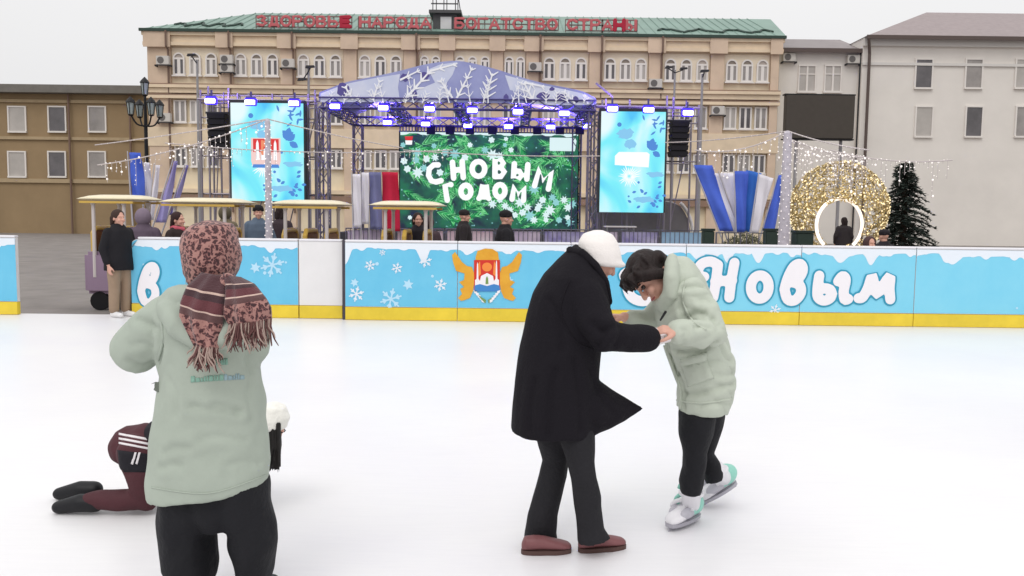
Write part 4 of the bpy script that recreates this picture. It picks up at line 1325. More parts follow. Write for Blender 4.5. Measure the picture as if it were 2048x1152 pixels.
def garland(A, B, sag, lab, drops=True, n=24, dl=(.1, .4), seed=0, r=.011):
    A, B = Vector(A), Vector(B)
    t = thing('light_garland', A, lab, 'garland', 'fairy light garlands over the plaza')
    pts = []
    for i in range(n + 1):
        u = i / n
        p = A.lerp(B, u); p.z -= sag * 4 * u * (1 - u)
        pts.append(p)
    mb = MB().tube(pts, r, 5)
    cs_ = []; rg = random.Random(seed)
    for i, p in enumerate(pts[1:-1]):
        if drops:
            l = rg.uniform(*dl) * rg.choice((.2, .5, 1, 1))
            mb.tube([p, p - Vector((0, 0, l))], .004, 4)
            for k in range(int(l / .09) + 1):
                cs_.append((p - Vector((rg.uniform(-.025, .025), rg.uniform(-.02, .02), .09 * k + rg.uniform(-.03, .03))), rg.choice((.006, .008, .011, .011, .02))))
        else:
            cs_.append((p, .011))
    mb.build('wire', M_wire, t)
    if len(cs_) > 100:
        bl = MB()
        for p, r_b in cs_: bl.ball(p, r_b, n=6, m=4)
        tag(bl.build('bulbs', M_bulb, t), kind='stuff')
    else:
        for p, r_b in cs_:
            if r_b not in BULB:
                BULB[r_b] = MB().ball((0, 0, 0), r_b, n=6, m=4).mesh('bulb'); BULB[r_b].materials.append(M_bulb)
            o = bpy.data.objects.new('bulb', BULB[r_b]); COL.objects.link(o); o.parent = t; o.location = p - A
garland(p1, at(190, 290, 16.5), .02, 'straight garland wire running left from the silver post', False)
garland(p1, at(195, 330, 15.5), .1, 'lower sagging icicle garland running left from the silver post', True, 34, (.1, .5), 3)
garland(p1, at(806, 296, 17.5), .03, 'garland running right from the silver post towards the green screen', False)
garland(at(330, 286, 18.5), at(905, 300, 18.5), .12, 'long drooping icicle garland across the left tall screen and the flags', True, 60, (.05, .45), 5)
garland(at(806, 300, 19), at(1200, 312, 19), .05, 'garland crossing the top of the green screen', False, 30)
garland(p2, at(1330, 285, 19), .04, 'straight garland running left from the white post', False)
garland(p2, at(1390, 300, 15.6), .15, 'icicle garland drooping left of the white post over the blue and white flags', True, 22, (.1, .5), 8)
garland(p2, at(1738, 300, 13.6), .04, 'garland slanting right from the white post over the golden ball', False, 20)
garland(p2 + Vector((0, 0, -.12)), at(1735, 315, 15.5), .08, 'dense icicle garland hanging right of the white post in front of the golden ball', True, 60, (.15, .8), 9)
garland(at(1660, 300, 15.6), at(1905, 320, 15.6), .1, 'icicle garland at the far right by the dark tree', True, 26, (.1, .7), 10)

# ---- golden walk-in ball ----------------------------------------------------
GBY = 25.5
c = at(1677, 417, GBY)
rb_ = 92 * GBY / F
gb = thing('golden_ball', (c.x, GBY, BASEZ), 'huge golden christmas ball of wire and fairy lights with a round glowing doorway', 'light sculpture')
cc = Vector((c.x, GBY, c.z))
dc = at(1686, 450, GBY - rb_)                       # doorway centre on the front
dr = 46 * (GBY - rb_) / F
M_gwire = mat('gold_wire', (176, 156, 112), rough=.4, metal=.3, var=.3, vscale=12)
M_glight = mat('warm_fairy_light', (255, 236, 190), emit=.8)
M_glight2 = mat('gold_tinsel', (200, 176, 120), rough=.35, metal=.3, var=.35, vscale=9)
db = at(1686, 450, GBY + rb_ * .9); drb = dr * 1.22
def hole(p, k=1.0):
    if p.y > GBY: return ((p.x - db.x) ** 2 + (p.z - db.z) ** 2) < (drb * k) ** 2 or (abs(p.x - db.x) < drb * .8 and p.z < db.z)
    return ((p.x - dc.x) ** 2 + (p.z - dc.z) ** 2) < (dr * k) ** 2
mb = MB()
for i in range(28):                                 # meridians
    a = 2 * math.pi * i / 28
    seg = []
    for j in range(33):
        th = math.pi * j / 32
        p = cc + Vector((math.sin(th) * math.cos(a), math.sin(th) * math.sin(a), math.cos(th))) * rb_
        if hole(p) or p.z < BASEZ:
            if len(seg) > 1: mb.tube(seg, .014, 5)
            seg = []
        else: seg.append(p)
    if len(seg) > 1: mb.tube(seg, .014, 5)
for j in range(1, 16):
    th = math.pi * j / 16; seg = []
    for i in range(49):
        a = 2 * math.pi * i / 48
        p = cc + Vector((math.sin(th) * math.cos(a), math.sin(th) * math.sin(a), math.cos(th))) * rb_
        if hole(p) or p.z < BASEZ:
            if len(seg) > 1: mb.tube(seg, .012, 5)
            seg = []
        else: seg.append(p)
    if len(seg) > 1: mb.tube(seg, .012, 5)
mb.build('wire_frame', M_gwire, gb)
rg = random.Random(5)
tl, lt_ = MB(), MB()
for i in range(7500):
    u = rg.uniform(-1, 1); a = rg.uniform(0, 2 * math.pi); s = math.sqrt(1 - u * u)
    nrm = Vector((s * math.cos(a), s * math.sin(a), u))
    p = cc + nrm * rb_ * rg.uniform(.985, 1.02)
    if hole(p, 1.02) or p.z < BASEZ: continue
    if rg.random() < (.58 if u > .35 else .06): continue       # sparser top
    t1 = nrm.orthogonal().normalized(); t1 = Matrix.Rotation(rg.uniform(0, 6.3), 3, nrm) @ t1
    t2 = nrm.cross(t1)
    L1, L2 = rg.uniform(.03, .085), rg.uniform(.012, .03)
    tl.add([p - t1 * L1, p + t2 * L2 + nrm * .02, p + t1 * L1, p - t2 * L2], [(0, 1, 2, 3)])
    if i % 4 == 0:
        lt_.ball(p + nrm * .02, rg.choice((.012, .018, .024)), n=5, m=3)
tag(tl.build('tinsel', M_glight2, gb), kind='stuff'); tag(lt_.build('bulbs', M_glight, gb), kind='stuff')
ring = [(dc.x + dr * math.cos(a), GBY - rb_ * .8, dc.z + dr * 1.14 * math.sin(a)) for a in [-.87 + (math.pi + 1.74) * k / 40 for k in range(41)]]
MB().tube(ring, .048, 8).build('doorway_ring', mat('glowing_ring', (255, 240, 224), emit=1.0), gb)

# ---- dark conifer -----------------------------------------------------------
def conifer(px, ptop, Y, wpx, lab, seed=1):
    a = at(px, ptop, Y); r = random.Random(seed)
    t = thing('conifer_tree', (a.x, Y, BASEZ), lab, 'tree')
    H_ = a.z - BASEZ; W_ = wpx * Y / F / 2
    MB().tube([(a.x, Y, BASEZ), (a.x + .05, Y, BASEZ + H_ * .6), (a.x, Y, a.z - .2)], [.16, .1, .03], 8).build('trunk', mat('bark', (62, 50, 42), rough=.9, bump=.4, bscale=20), t)
    mb = MB(); wood = MB()
    for i in range(150):
        u = (i + r.random()) / 150 * .96
        an = i * 2.39996 + r.uniform(-.4, .4)
        ln = (W_ * (1 - u) ** .8 + .12) * r.uniform(.6, 1.12)
        z0 = BASEZ + .35 + (H_ - .45) * u
        dv = Vector((math.cos(an), math.sin(an), 0))
        pts = [Vector((a.x, Y, z0)) + dv * ln * t_ + Vector((0, 0, ln * (.25 * t_ - .5 * t_ * t_))) for t_ in (0, .35, .7, 1)]
        wood.tube(pts, [.02, .014, .01, .005], 4)
        for q_ in range(int(30 + 55 * ln)):
            t_ = r.uniform(.12, 1); k_ = min(2, int(t_ * 3)); f_ = t_ * 3 - k_
            p = pts[k_].lerp(pts[k_ + 1], f_)
            sd = dv.cross(Vector((0, 0, 1))) * r.choice((-1, 1))
            d = (dv * r.uniform(.2, .9) + sd * r.uniform(.2, 1) + Vector((0, 0, r.uniform(-.55, .25)))).normalized()
            l = r.uniform(.1, .28) * (1.1 - .5 * t_); s = d.cross(Vector((r.uniform(-1, 1), r.uniform(-1, 1), 1))).normalized() * r.uniform(.012, .03)
            mb.add([p - s, p + d * l * .6 - s * .8, p + d * l, p + d * l * .6 + s * .8, p + s], [(0, 1, 2, 3, 4)])
    wood.build('branches', MATS['bark'], t)
    mb.build('crown', mat('dark_needles', (46, 56, 50), rough=.8, var=.45, vscale=2.5), t)
conifer(1812, 312, 30, 165, 'dark conifer standing right of the golden ball')

# ---- grey stage tent hump -----------------------------------------------------
TYY = 30.5
mb = MB(); rings = []
pxs = [(1196, 462), (1200, 402), (1300, 398), (1345, 404), (1362, 418), (1372, 440), (1376, 463)]
prof2 = [(at(a, b, TYY).x, at(a, b, TYY).z) for a, b in pxs]
pr3 = [(p.x, p.z) for p in spline([(x, 0, z) for x, z in prof2], 4)]
rings = []
for y, k in ((TYY - .6, .97), (TYY, 1), (TYY + 2.2, 1)):
    cx = sum(x for x, z in pr3) / len(pr3)
    rings.append([Vector((cx + (x - cx) * k, y, BASEZ + (z - BASEZ) * k)) for x, z in pr3] + [Vector((cx + (pr3[-1][0] - cx) * k, y, BASEZ)), Vector((cx + (pr3[0][0] - cx) * k, y, BASEZ))])
tn = thing('tent', (sum(x for x, z in prof2) / len(prof2), TYY, BASEZ), 'rounded grey tarpaulin shelter under the right tall screen', 'tent')
mb.loft(rings).build('tarpaulin', mat('grey_tarpaulin', (124, 120, 122), rough=.7, var=.12, vscale=1.5), tn)
MB().tube([(x + .03, TYY - .66, z) for x, z in pr3[13:]], .06, 8).build('white_piping', mat('white_piping', (214, 210, 208), rough=.6), tn)
tb = at(1240, 452, 27.0)
ta = thing('folding_table', (tb.x, 27, BASEZ), 'pale folding table under the right tall screen', 'table')
MB().box(tb.x - .5, tb.x + .5, 26.8, 27.3, tb.z - .04, tb.z).build('tabletop', M_post, ta)
for x in (-.42, .42):
    for y in (26.85, 27.25):
        MB().tube([(tb.x + x, y, BASEZ), (tb.x + x, y, tb.z - .045)], .025, 6).build('leg', M_grey, ta)

# ---- crowd barriers with printed skirts -------------------------------------------
M_bar = mat('barrier_steel', (112, 110, 120), rough=.4, metal=.5)
M_sk = [mat('mauve_skirt', (176, 160, 190), rough=.8, c2=(208, 192, 208), vscale=2.2), mat('violet_skirt', (128, 118, 178), rough=.8, c2=(196, 190, 214), vscale=2.6), mat('pale_blue_skirt', (160, 192, 216), rough=.8, c2=(140, 172, 206), vscale=3), mat('rose_skirt', (196, 160, 176), rough=.8, c2=(220, 206, 214), vscale=2.6)]
BRY = 26.3
def barrier(px0, px1, pt, Y, lab, skirt):
    a, b = at(px0, pt, Y), at(px1, pt, Y)
    t = thing('crowd_barrier', ((a.x + b.x) / 2, Y, BASEZ), lab, 'barrier', 'steel crowd barriers in front of the stage')
    z1 = (a.z + b.z) / 2; x0, x1 = a.x + .03, b.x - .03
    mb = MB().tube([(x0, Y, BASEZ), (x0, Y, z1), (x1, Y, z1), (x1, Y, BASEZ)], .026, 6)
    mb.tube([(x0, Y, BASEZ + .2), (x1, Y, BASEZ + .2)], .02, 6)
    n = max(4, int((x1 - x0) / .13))
    for i in range(1, n):
        x = x0 + (x1 - x0) * i / n
        mb.tube([(x, Y, BASEZ + .2), (x, Y, z1)], .012, 5)
    for x in (x0 + .2, x1 - .2):
        mb.tube([(x, Y - .3, BASEZ + .03), (x, Y + .3, BASEZ + .03)], .02, 6)
    mb.build('rail_frame', M_bar, t)
    if skirt is not None:
        MB().box(x0 + .04, x1 - .04, Y + .05, Y + .07, BASEZ + .2, z1 - .06).build('printed_skirt', M_sk[skirt], t)
bl_ = [(690, 790, 0), (790, 890, 3), (890, 990, 3), (990, 1085, 0), (1085, 1180, 1), (1180, 1240, 0), (1240, 1320, 1), (1320, 1408, 2)]
names = ['below the white and slate flags', 'below the red flag', 'left of the standing dark figure', 'around the black capped onlooker', 'below the right end of the green screen', 'just right of the white hat', 'with violet skirt under the right tall screen', 'with pale blue skirt left of the flag fan']
for (a, b, s), nm in zip(bl_, names):
    barrier(a, b, 457 + (a - 690) * .006, BRY, 'steel crowd barrier ' + nm, s)
barrier(1430, 1545, 466, 18.5, 'steel crowd barrier below the fan of blue and white flags', None)
barrier(505, 600, 456, BRY, 'steel crowd barrier behind the carriage at the silver post', 0)
# planters
for px, w_, h_, lab in ((1415, 22, 30, 'dark planter box left of the fan of flags'), (1540, 24, 30, 'dark green planter box right of the fan of flags'), (1604, 34, 26, 'dark green planter box right of the white light post')):
    Y = 17.5; c = at(px, 492, Y)
    hw = w_ * Y / F / 2; zt = at(px, 492 - h_, Y).z
    t = thing('planter', (c.x, Y, BASEZ), lab, 'planter', 'dark planter boxes behind the boards')
    MB().prism([(c.x - hw * .85, BASEZ), (c.x + hw * .85, BASEZ), (c.x + hw, zt), (c.x - hw, zt)], Y - hw, Y + hw).build('box', mat('dark_green_planter', (42, 56, 50), rough=.6, var=.15), t, bevel=.015)
    MB().box(c.x - hw * 1.06, c.x + hw * 1.06, Y - hw * 1.06, Y + hw * 1.06, zt + .003, zt + .05).build('rim', mat('planter_rim', (34, 46, 42), rough=.6), t)
# mound of evergreen clippings at the feet of the flags
c = at(1487, 470, 20.6)
t = thing('shrub', (c.x, 20.6, BASEZ), 'low olive shrub bed at the feet of the fan of flags', 'shrub')
mb = MB(); rg = random.Random(2)
for i in range(1500):
    a = rg.uniform(0, 6.28); u = rg.random(); rr = math.sqrt(rg.random())
    p = Vector((c.x + rr * .75 * math.cos(a), 20.6 + rr * .5 * math.sin(a), BASEZ + .2 + (c.z + .05 - BASEZ - .2) * (1 - rr * rr * .6) * (u ** .4)))
    d = Vector((rg.uniform(-1, 1), rg.uniform(-1, 1), rg.uniform(0, 1))).normalized(); s = d.orthogonal().normalized() * .03
    mb.add([p - s, p + d * .12, p + s], [(0, 1, 2)])
mb.build('foliage', mat('olive_foliage', (92, 92, 72), rough=.9, var=.4, vscale=3), t)

# ---- ornate street lamp (left) and flood light masts ------------------------------
LYY = 30.0
c = at(290, 190, LYY)
sl = thing('street_lamp', (c.x, LYY, BASEZ), 'black cast iron street lamp with a cluster of lanterns at the left', 'street lamp')
MB().tube([(c.x, LYY, BASEZ), (c.x, LYY, BASEZ + .8), (c.x, LYY, BASEZ + .85), (c.x, LYY, c.z - .9), (c.x, LYY, c.z)], [.16, .14, .08, .06, .04], 10).build('post', M_black, sl)
zz_ = at(290, 232, LYY).z
for i in range(4):
    a = math.pi / 4 + math.pi / 2 * i
    e = Vector((c.x + .5 * math.cos(a), LYY + .5 * math.sin(a), zz_))
    MB().tube(spline([(c.x, LYY, zz_ - .35), (c.x + .3 * math.cos(a), LYY + .3 * math.sin(a), zz_ - .3), e], 4), .03, 6).build('arm', M_black, sl)
for i in range(5):
    if i < 4:
        a = math.pi / 4 + math.pi / 2 * i; e = Vector((c.x + .5 * math.cos(a), LYY + .5 * math.sin(a), zz_))
    else: e = Vector((c.x, LYY, c.z))
    la = MB()
    for k in range(4):
        b = math.pi / 2 * k
        la.tube([e + Vector((.09 * math.cos(b), .09 * math.sin(b), 0)), e + Vector((.14 * math.cos(b), .14 * math.sin(b), .42))], .014, 5)
    la.tube([e + Vector((0, 0, .42)), e + Vector((0, 0, .5)), e + Vector((0, 0, .62))], [.17, .12, .01], 10)
    la.tube([e - Vector((0, 0, .04)), e], [.06, .1], 10)
    f = la.build('lantern', M_black, sl)
    MB().tube([e + Vector((0, 0, .02)), e + Vector((0, 0, .4))], [.075, .12], 10).build('glass', mat('lantern_glass', (150, 160, 160), rough=.15, spec=.6), f)
def flood(px, pt, Y, lab, heads):
    a = at(px, pt, Y)
    t = thing('floodlight_mast', (a.x, Y, BASEZ), lab, 'floodlight mast', 'thin masts rising behind the stage')
    MB().tube([(a.x, Y, BASEZ), (a.x, Y, a.z)], [.09, .05], 8).build('mast', M_grey, t)
    for dx, dz, an in heads:
        h = MB()
        cx, cz = a.x + dx, a.z + dz
        h.prism([(cx - .2, cz - .06), (cx + .2, cz - .02), (cx + .18, cz + .06), (cx - .15, cz + .05)], Y - .22, Y - .05)
        h.tube([(a.x, Y - .06, a.z - .15), (cx, Y - .1, cz - .05)], .03, 6)
        h.build('lamp_head', M_dark, t)
flood(617, 137, 38, 'floodlight mast rising left of the canopy', [(.1, .05, 0), (-.25, -.5, 0)])
flood(1405, 148, 38, 'floodlight mast right of the right tall screen', [(.05, .1, 0)])
flood(1350, 140, 44, 'street mast with a curved lamp head above the right tall screen', [(-.35, .1, 0), (.4, .05, 0)])
flood(394, 120, 40, 'thin mast in front of the first arched bay', [(-.2, .2, 0)])
# ================================================================== people
from mathutils.bvhtree import BVHTree
M_skin = mat('skin', (206, 158, 140), rough=.55, var=.06, vscale=20, spec=.35)
M_eye = mat('eye', (44, 32, 28), rough=.2, spec=.6)
M_lip = mat('lips', (176, 98, 96), rough=.5)
M_bhair = mat('dark_brown_hair', (32, 21, 20), rough=.6, var=.3, vscale=30, bump=.5, bscale=60, stretch=(1, 1, .25))
def basis(fwd, up):
    f = Vector(fwd).normalized(); u = Vector(up); u = (u - f * u.dot(f)).normalized(); r = f.cross(u)
    return Matrix((r, f, u)).transposed()
def add_head(mb, c, M, s=1.0):
    c = Vector(c)
    def P(x, y, z): return c + M @ (Vector((x, y, z)) * s)
    mb.ball(P(0, -.01, .025), .077 * s, .096 * s, .1 * s, M=M)
    mb.ball(P(0, .028, -.045), .06 * s, .066 * s, .074 * s, M=M)
    mb.ball(P(0, .07, -.098), .024 * s)
    mb.limb([P(0, .095, .012), P(0, .108, -.018), P(0, .116, -.034)], [.008 * s, .011 * s, .014 * s], 8)
    mb.limb([P(-.042, .078, .024), P(0, .092, .026), P(.042, .078, .024)], [.011 * s, .012 * s, .011 * s], 8)
    for k in (-1, 1):
        mb.ball(P(.036 * k, .068, -.036), .026 * s)
        mb.ball(P(.079 * k, -.008, -.014), .012 * s, .022 * s, .034 * s, M=M)
        mb.ball(P(.013 * k, .108, -.036), .009 * s)
    mb.limb([P(-.024, .086, -.068), P(0, .098, -.064), P(.024, .086, -.068)], [.005 * s, .008 * s, .005 * s], 8)
    mb.limb([P(-.02, .086, -.077), P(0, .095, -.08), P(.02, .086, -.077)], [.005 * s, .009 * s, .005 * s], 8)
def face_parts(c, M, parent, s=1.0):
    c = Vector(c)
    def P(x, y, z): return c + M @ (Vector((x, y, z)) * s)
    for k in (-1, 1):
        MB().ball(P(.032 * k, .081, .004), .0125 * s, n=10, m=8).build('eye', M_eye, parent, smooth=True)
        MB().limb([P(.016 * k, .1, .026), P(.034 * k, .098, .031), P(.05 * k, .084, .026)], [.004 * s] * 3, 6).build('eyebrow', M_bhair, parent, smooth=True)
    MB().limb([P(-.022, .092, -.072), P(0, .1045, -.071), P(.022, .092, -.072)], [.004 * s, .0065 * s, .004 * s], 8).build('lips', M_lip, parent, smooth=True)
def add_hand(mb, wrist, d, n, thumb, curl=.35, s=1.0, grow=0.0):
    """palm with five bent fingers: d along the fingers, n = side the palm faces, thumb = side the thumb is on"""
    w = Vector(wrist); d = Vector(d).normalized(); n = Vector(n); n = (n - d * n.dot(d)).normalized()
    t = Vector(thumb); t = (t - d * t.dot(d) - n * t.dot(n)).normalized()
    offs = (.03, .01, -.01, -.028); lens = (.07, .078, .072, .056)
    for o_, l in zip(offs, lens):
        k0 = w + t * o_ * .55 * s; k1 = w + (d * (.086 - abs(o_ - .005) * .25) + t * o_) * s
        mb.limb([k0, k1], [(.014 + grow) * s, (.0125 + grow) * s], 8)
        a = curl * .6; p = k1; pts = [k1]; 
        for seg, f_ in enumerate((.45, .32, .25)):
            dd = d * math.cos(a) + n * math.sin(a)
            p = p + dd * l * f_ * s; pts.append(p); a += curl * 1.25
        mb.limb(pts, [(.0105 + grow) * s, (.0098 + grow) * s, (.009 + grow) * s, (.0075 + grow) * s], 8)
    b = w + (d * .02 + t * .02) * s
    b1 = b + (t * .7 + d * .62 + n * .35).normalized() * .04 * s
    b2 = b1 + (t * .3 + d * .85 + n * .4).normalized() * .033 * s
    b3 = b2 + (d * .9 + n * .5).normalized() * .025 * s
    mb.limb([b, b1, b2, b3], [(.016 + grow) * s, (.0125 + grow) * s, (.011 + grow) * s, (.0085 + grow) * s], 8)

def surf(o):
    me = o.data; off = root_loc(o)
    return BVHTree.FromPolygons([tuple(v.co + off) for v in me.vertices], [tuple(p.vertices) for p in me.polygons])
CAMP = Vector((0, 0, CAM_H))
def hit(bvh, px, py):
    d = (at(px, py, 3.0) - CAMP).normalized()
    r = bvh.ray_cast(CAMP, d)
    return (r[0], r[1]) if r[0] is not None else (None, None)
def patch_on(bvh, quad, th, name, m, parent, nx=14, ny=14, round_=True, embed=.006):
    """raised patch following the garment under four photo points (tl, tr, br, bl)"""
    rows = []
    for j in range(ny + 1):
        row = []
        for i in range(nx + 1):
            u, v = i / nx, j / ny
            a = [quad[0][k] * (1 - u) + quad[1][k] * u for k in (0, 1)]; b = [quad[3][k] * (1 - u) + quad[2][k] * u for k in (0, 1)]
            p, nn = hit(bvh, a[0] * (1 - v) + b[0] * v, a[1] * (1 - v) + b[1] * v)
            row.append((p, nn))
        rows.append(row)
    top, bot = [], []
    last = None
    for j, row in enumerate(rows):
        for i, (p, nn) in enumerate(row):
            if p is None: p, nn = last if last else (at(*quad[0], 4), Vector((0, -1, 0)))
            last = (p, nn)
            if nn.dot(CAMP - p) < 0: nn = -nn
            e = min(i, nx - i, j, ny - j) if round_ else 9
            top.append(p + nn * th * (0.25 if e == 0 else .8 if e == 1 else 1))
            bot.append(p - nn * embed)
    q = nx + 1; N = len(top)
    fs = [(j * q + i, j * q + i + 1, (j + 1) * q + i + 1, (j + 1) * q + i) for j in range(ny) for i in range(nx)]
    fs += [tuple(N + a for a in f[::-1]) for f in list(fs)]
    rim = [i for i in range(nx)] + [j * q + nx for j in range(ny)] + [ny * q + i for i in range(nx, 0, -1)] + [j * q for j in range(ny, 0, -1)]
    for k in range(len(rim)):
        a, b = rim[k], rim[(k + 1) % len(rim)]
        fs.append((b, a, N + a, N + b))
    return MB().add(top + bot, fs).build(name, m, parent, smooth=True)
def seam_on(bvh, pts, r, name, m, parent, n=28, lift=0.0):
    P3 = spline([(x, y, 0) for x, y in pts], max(2, n // (len(pts) - 1)))
    out = []
    for p in P3:
        h, nn = hit(bvh, p.x, p.y)
        if h is None: continue
        if nn.dot(CAMP - h) < 0: nn = -nn
        out.append(h + nn * lift)
    if len(out) > 1:
        return MB().tube(out, r, 6).build(name, m, parent, smooth=True)
def fold_disp(a=.006, f=(4, 4, 2), b=.003, g=(14, 14, 6), seed=0.0):
    def d(co, nn):
        return a * noise.noise(Vector((co.x * f[0] + seed, co.y * f[1], co.z * f[2]))) + b * noise.noise(Vector((co.x * g[0], co.y * g[1] + seed, co.z * g[2])))
    return d
def puff_disp(a=.016, f=(2.5, 2.5, 9), seed=0.0):
    def d(co, nn):
        v = noise.noise(Vector((co.x * f[0] + seed, co.y * f[1], co.z * f[2] + 1.6 * noise.noise(Vector((co.x * 3, co.y * 3, seed))))))
        return a * (.5 - abs(v) ** .7 * 0) * 0 + a * (abs(v) ** .55 - .45) + .004 * noise.noise(co * 16)
    return d
def crease(o, lines, depth=.012, wid=.011):
    """press sewn or folded creases (photo pixel lines) into a garment, with the cloth puffing up beside them"""
    import numpy as np
    b_ = surf(o); off = root_loc(o); me = o.data
    co = np.empty(len(me.vertices) * 3); me.vertices.foreach_get('co', co); co = co.reshape(-1, 3)
    no = np.empty(len(me.vertices) * 3); me.vertices.foreach_get('normal', no); no = no.reshape(-1, 3)
    dd = np.zeros(len(co))
    for ln in lines:
        k = ln[0] if isinstance(ln[0], (int, float)) else 1.0
        pts = ln[1:] if isinstance(ln[0], (int, float)) else ln
        P = []
        for q in spline([(x, y, 0) for x, y in pts], 8):
            h, _n = hit(b_, q.x, q.y)
            if h is not None: P.append(h - off)
        best = np.full(len(co), 9.0)
        for i in range(len(P) - 1):
            a, c = np.array(P[i]), np.array(P[i + 1])
            if np.linalg.norm(c - a) > .12 or np.linalg.norm(c - a) < 1e-6: continue
            ab = c - a
            t = np.clip(((co - a) @ ab) / (ab @ ab), 0, 1)
            best = np.minimum(best, np.linalg.norm(co - (a + t[:, None] * ab), axis=1))
        dd += k * depth * (-np.exp(-(best / wid) ** 2) + .55 * np.exp(-((best - 3 * wid) / (1.8 * wid)) ** 2))
    co = co + no * np.clip(dd, -.02, .02)[:, None]
    me.vertices.foreach_set('co', co.reshape(-1)); me.update()

def person(loc, label, group=None):
    return thing('person', loc, label, 'person', group)

# ------------------------------------------------------------------ woman in the black coat
Y1 = 4.1
gA = ground(1090, 1104)
W1 = person((at(1120, 900, Y1).x, Y1, 0), 'person in a long black coat, white hat and maroon shoes holding someone by the hands')
def a1(px, py, dy=0): return at(px, py, Y1 + dy)
hc1 = a1(1197, 512); HM1 = basis((.8, .3, -.5), (.4, 0, .9))
mb = MB()
add_head(mb, hc1, HM1, .98)
mb.limb([hc1 + HM1 @ Vector((0, -.03, -.06)), a1(1170, 565)], [.055, .06])
mb.limb([a1(1165, 580), a1(1130, 700), a1(1118, 800)], [.1, .1, .11])
mb.limb([a1(1172, 585, .14), a1(1160, 640, .2), a1(1168, 642, .3)], [.05, .042, .03])
mb.limb([a1(1172, 585, -.15), a1(1205, 668, -.2), a1(1296, 678, -.08)], [.05, .042, .028])
for dy, leg in ((.07, [(1108, 830), (1110, 940), (1088, 1070)]), (-.08, [(1150, 830), (1166, 940), (1185, 1070)])):
    mb.limb([a1(*p, dy) for p in leg], [.075, .055, .04])
add_hand(mb, a1(1296, 678, -.08), (1, .02, -.1), (0, .35, 1), (0, -1, 0), .5, .9)
add_hand(mb, a1(1168, 642, .3), (1, 0, .1), (0, 0, 1), (0, -1, 0), .5)
organic('body', mb, M_skin, W1, .006, 2)
face_parts(hc1, HM1, W1, .98)
# hat: soft white knit beret with a rolled band
M_hat = mat('white_knit', (234, 228, 224), rough=.9, bump=.2, bscale=120, sheen=.3)
mb = MB()
mb.sil([(1188, 460, 1205, 460, 0, .03), (1166, 467, 1226, 469, 0, .08), (1157, 482, 1236, 486, 0, .108), (1157, 500, 1242, 506, 0, .116), (1163, 514, 1244, 522, 0, .112), (1172, 528, 1243, 535, 0, .1)], Y1)
mb.limb([a1(1168, 519, -.03)] + [a1(1207 + 40 * math.cos(t), 525 + 5 * math.cos(t) , -.1 * math.sin(t)) for t in [math.pi * k / 8 for k in range(8, -1, -1)]], [.013] * 10, 8)
organic('hat', mb, M_hat, W1, .008, 6)
# coat
M_bcoat = mat('black_wool', (22, 19, 25), rough=.85, bump=.3, bscale=90, spec=.2)
mb = MB()
mb.sil([(1021, 859, 1198, 866, 0, .2), (1024, 820, 1199, 826, 0, .2), (1030, 760, 1198, 765, 0, .19), (1040, 690, 1203, 700, 0, .18), (1052, 630, 1219, 645, 0, .18), (1066, 585, 1224, 600, 0, .19), (1088, 547, 1217, 562, 0, .19), (1113, 518, 1206, 545, 0, .15), (1132, 500, 1196, 532, 0, .115), (1146, 489, 1186, 518, 0, .1), (1151, 486, 1172, 499, 0, .06)], Y1)
mb.limb([a1(1168, 586, -.13), a1(1192, 640, -.19), a1(1212, 672, -.21), a1(1258, 677, -.17), a1(1296, 677, -.12)], [.088, .086, .08, .068, .062])
mb.limb([a1(1178, 586, .12), a1(1162, 630, .18), a1(1166, 640, .27)], [.075, .065, .05])
# flying front panel

rings = []
for x, t_, b_, dep in ((1170, 742, 870, .15), (1196, 758, 867, .13), (1222, 777, 856, .09), (1250, 794, 843, .05), (1272, 807, 829, .025), (1286, 814, 819, .008)):
    T, B = a1(x, t_), a1(x, b_); c = (T + B) / 2; u = (T - B) / 2
    rings.append([c + u * math.cos(a) + Vector((0, dep * math.sin(a), 0)) for a in [2 * math.pi * k / 20 for k in range(20)]])
mb.loft(rings)
coat1 = organic('coat', mb, M_bcoat, W1, .011, 3, fold_disp(.010, (7, 7, 1.6), .003, (16, 16, 7)))
crease(coat1, [[.9, (1188, 648), (1204, 662), (1222, 655)], [.8, (1196, 690), (1210, 676), (1206, 660)], [.6, (1228, 690), (1240, 672), (1236, 655)], [.8, (1110, 740), (1100, 800), (1096, 870)], [.7, (1150, 720), (1158, 790), (1160, 860)], [.6, (1070, 760), (1062, 810), (1058, 860)], [.6, (1180, 740), (1200, 790), (1232, 830)], [.6, (1100, 600), (1120, 640), (1125, 700)]], .012, .013)
bv = surf(coat1)
# turned up collar, armhole seam, back vent
mb = MB().limb([a1(1140, 500, -.03), a1(1163, 505, -.09), a1(1190, 530, -.1), a1(1212, 565, -.09), a1(1221, 605, -.06)], [.02, .022, .022, .018, .012], 8)
organic('collar', mb, M_bcoat, coat1, .007, 2)
seam_on(bv, [(1140, 560), (1122, 620), (1150, 680), (1190, 700)], .004, 'sleeve_seam', M_bcoat, coat1)
# cuffs / gloves
mb = MB(); mb.limb([a1(1286, 676, -.1), a1(1300, 676, -.08), a1(1306, 675, -.08)], [.056, .06, .05]); 
add_hand(mb, a1(1296, 678, -.08), (1, .02, -.1), (0, .35, 1), (0, -1, 0), .5, .9, .0035)
organic('glove', mb, mat('white_glove', (232, 224, 224), rough=.9, bump=.3, bscale=90), W1, .005, 2)
mb = MB(); mb.limb([a1(1164, 642, .28), a1(1172, 642, .3)], [.045, .036]); add_hand(mb, a1(1168, 642, .3), (1, 0, .1), (0, 0, 1), (0, -1, 0), .5, 1, .0035)
organic('glove', mb, MATS['white_glove'], W1, .005, 2)
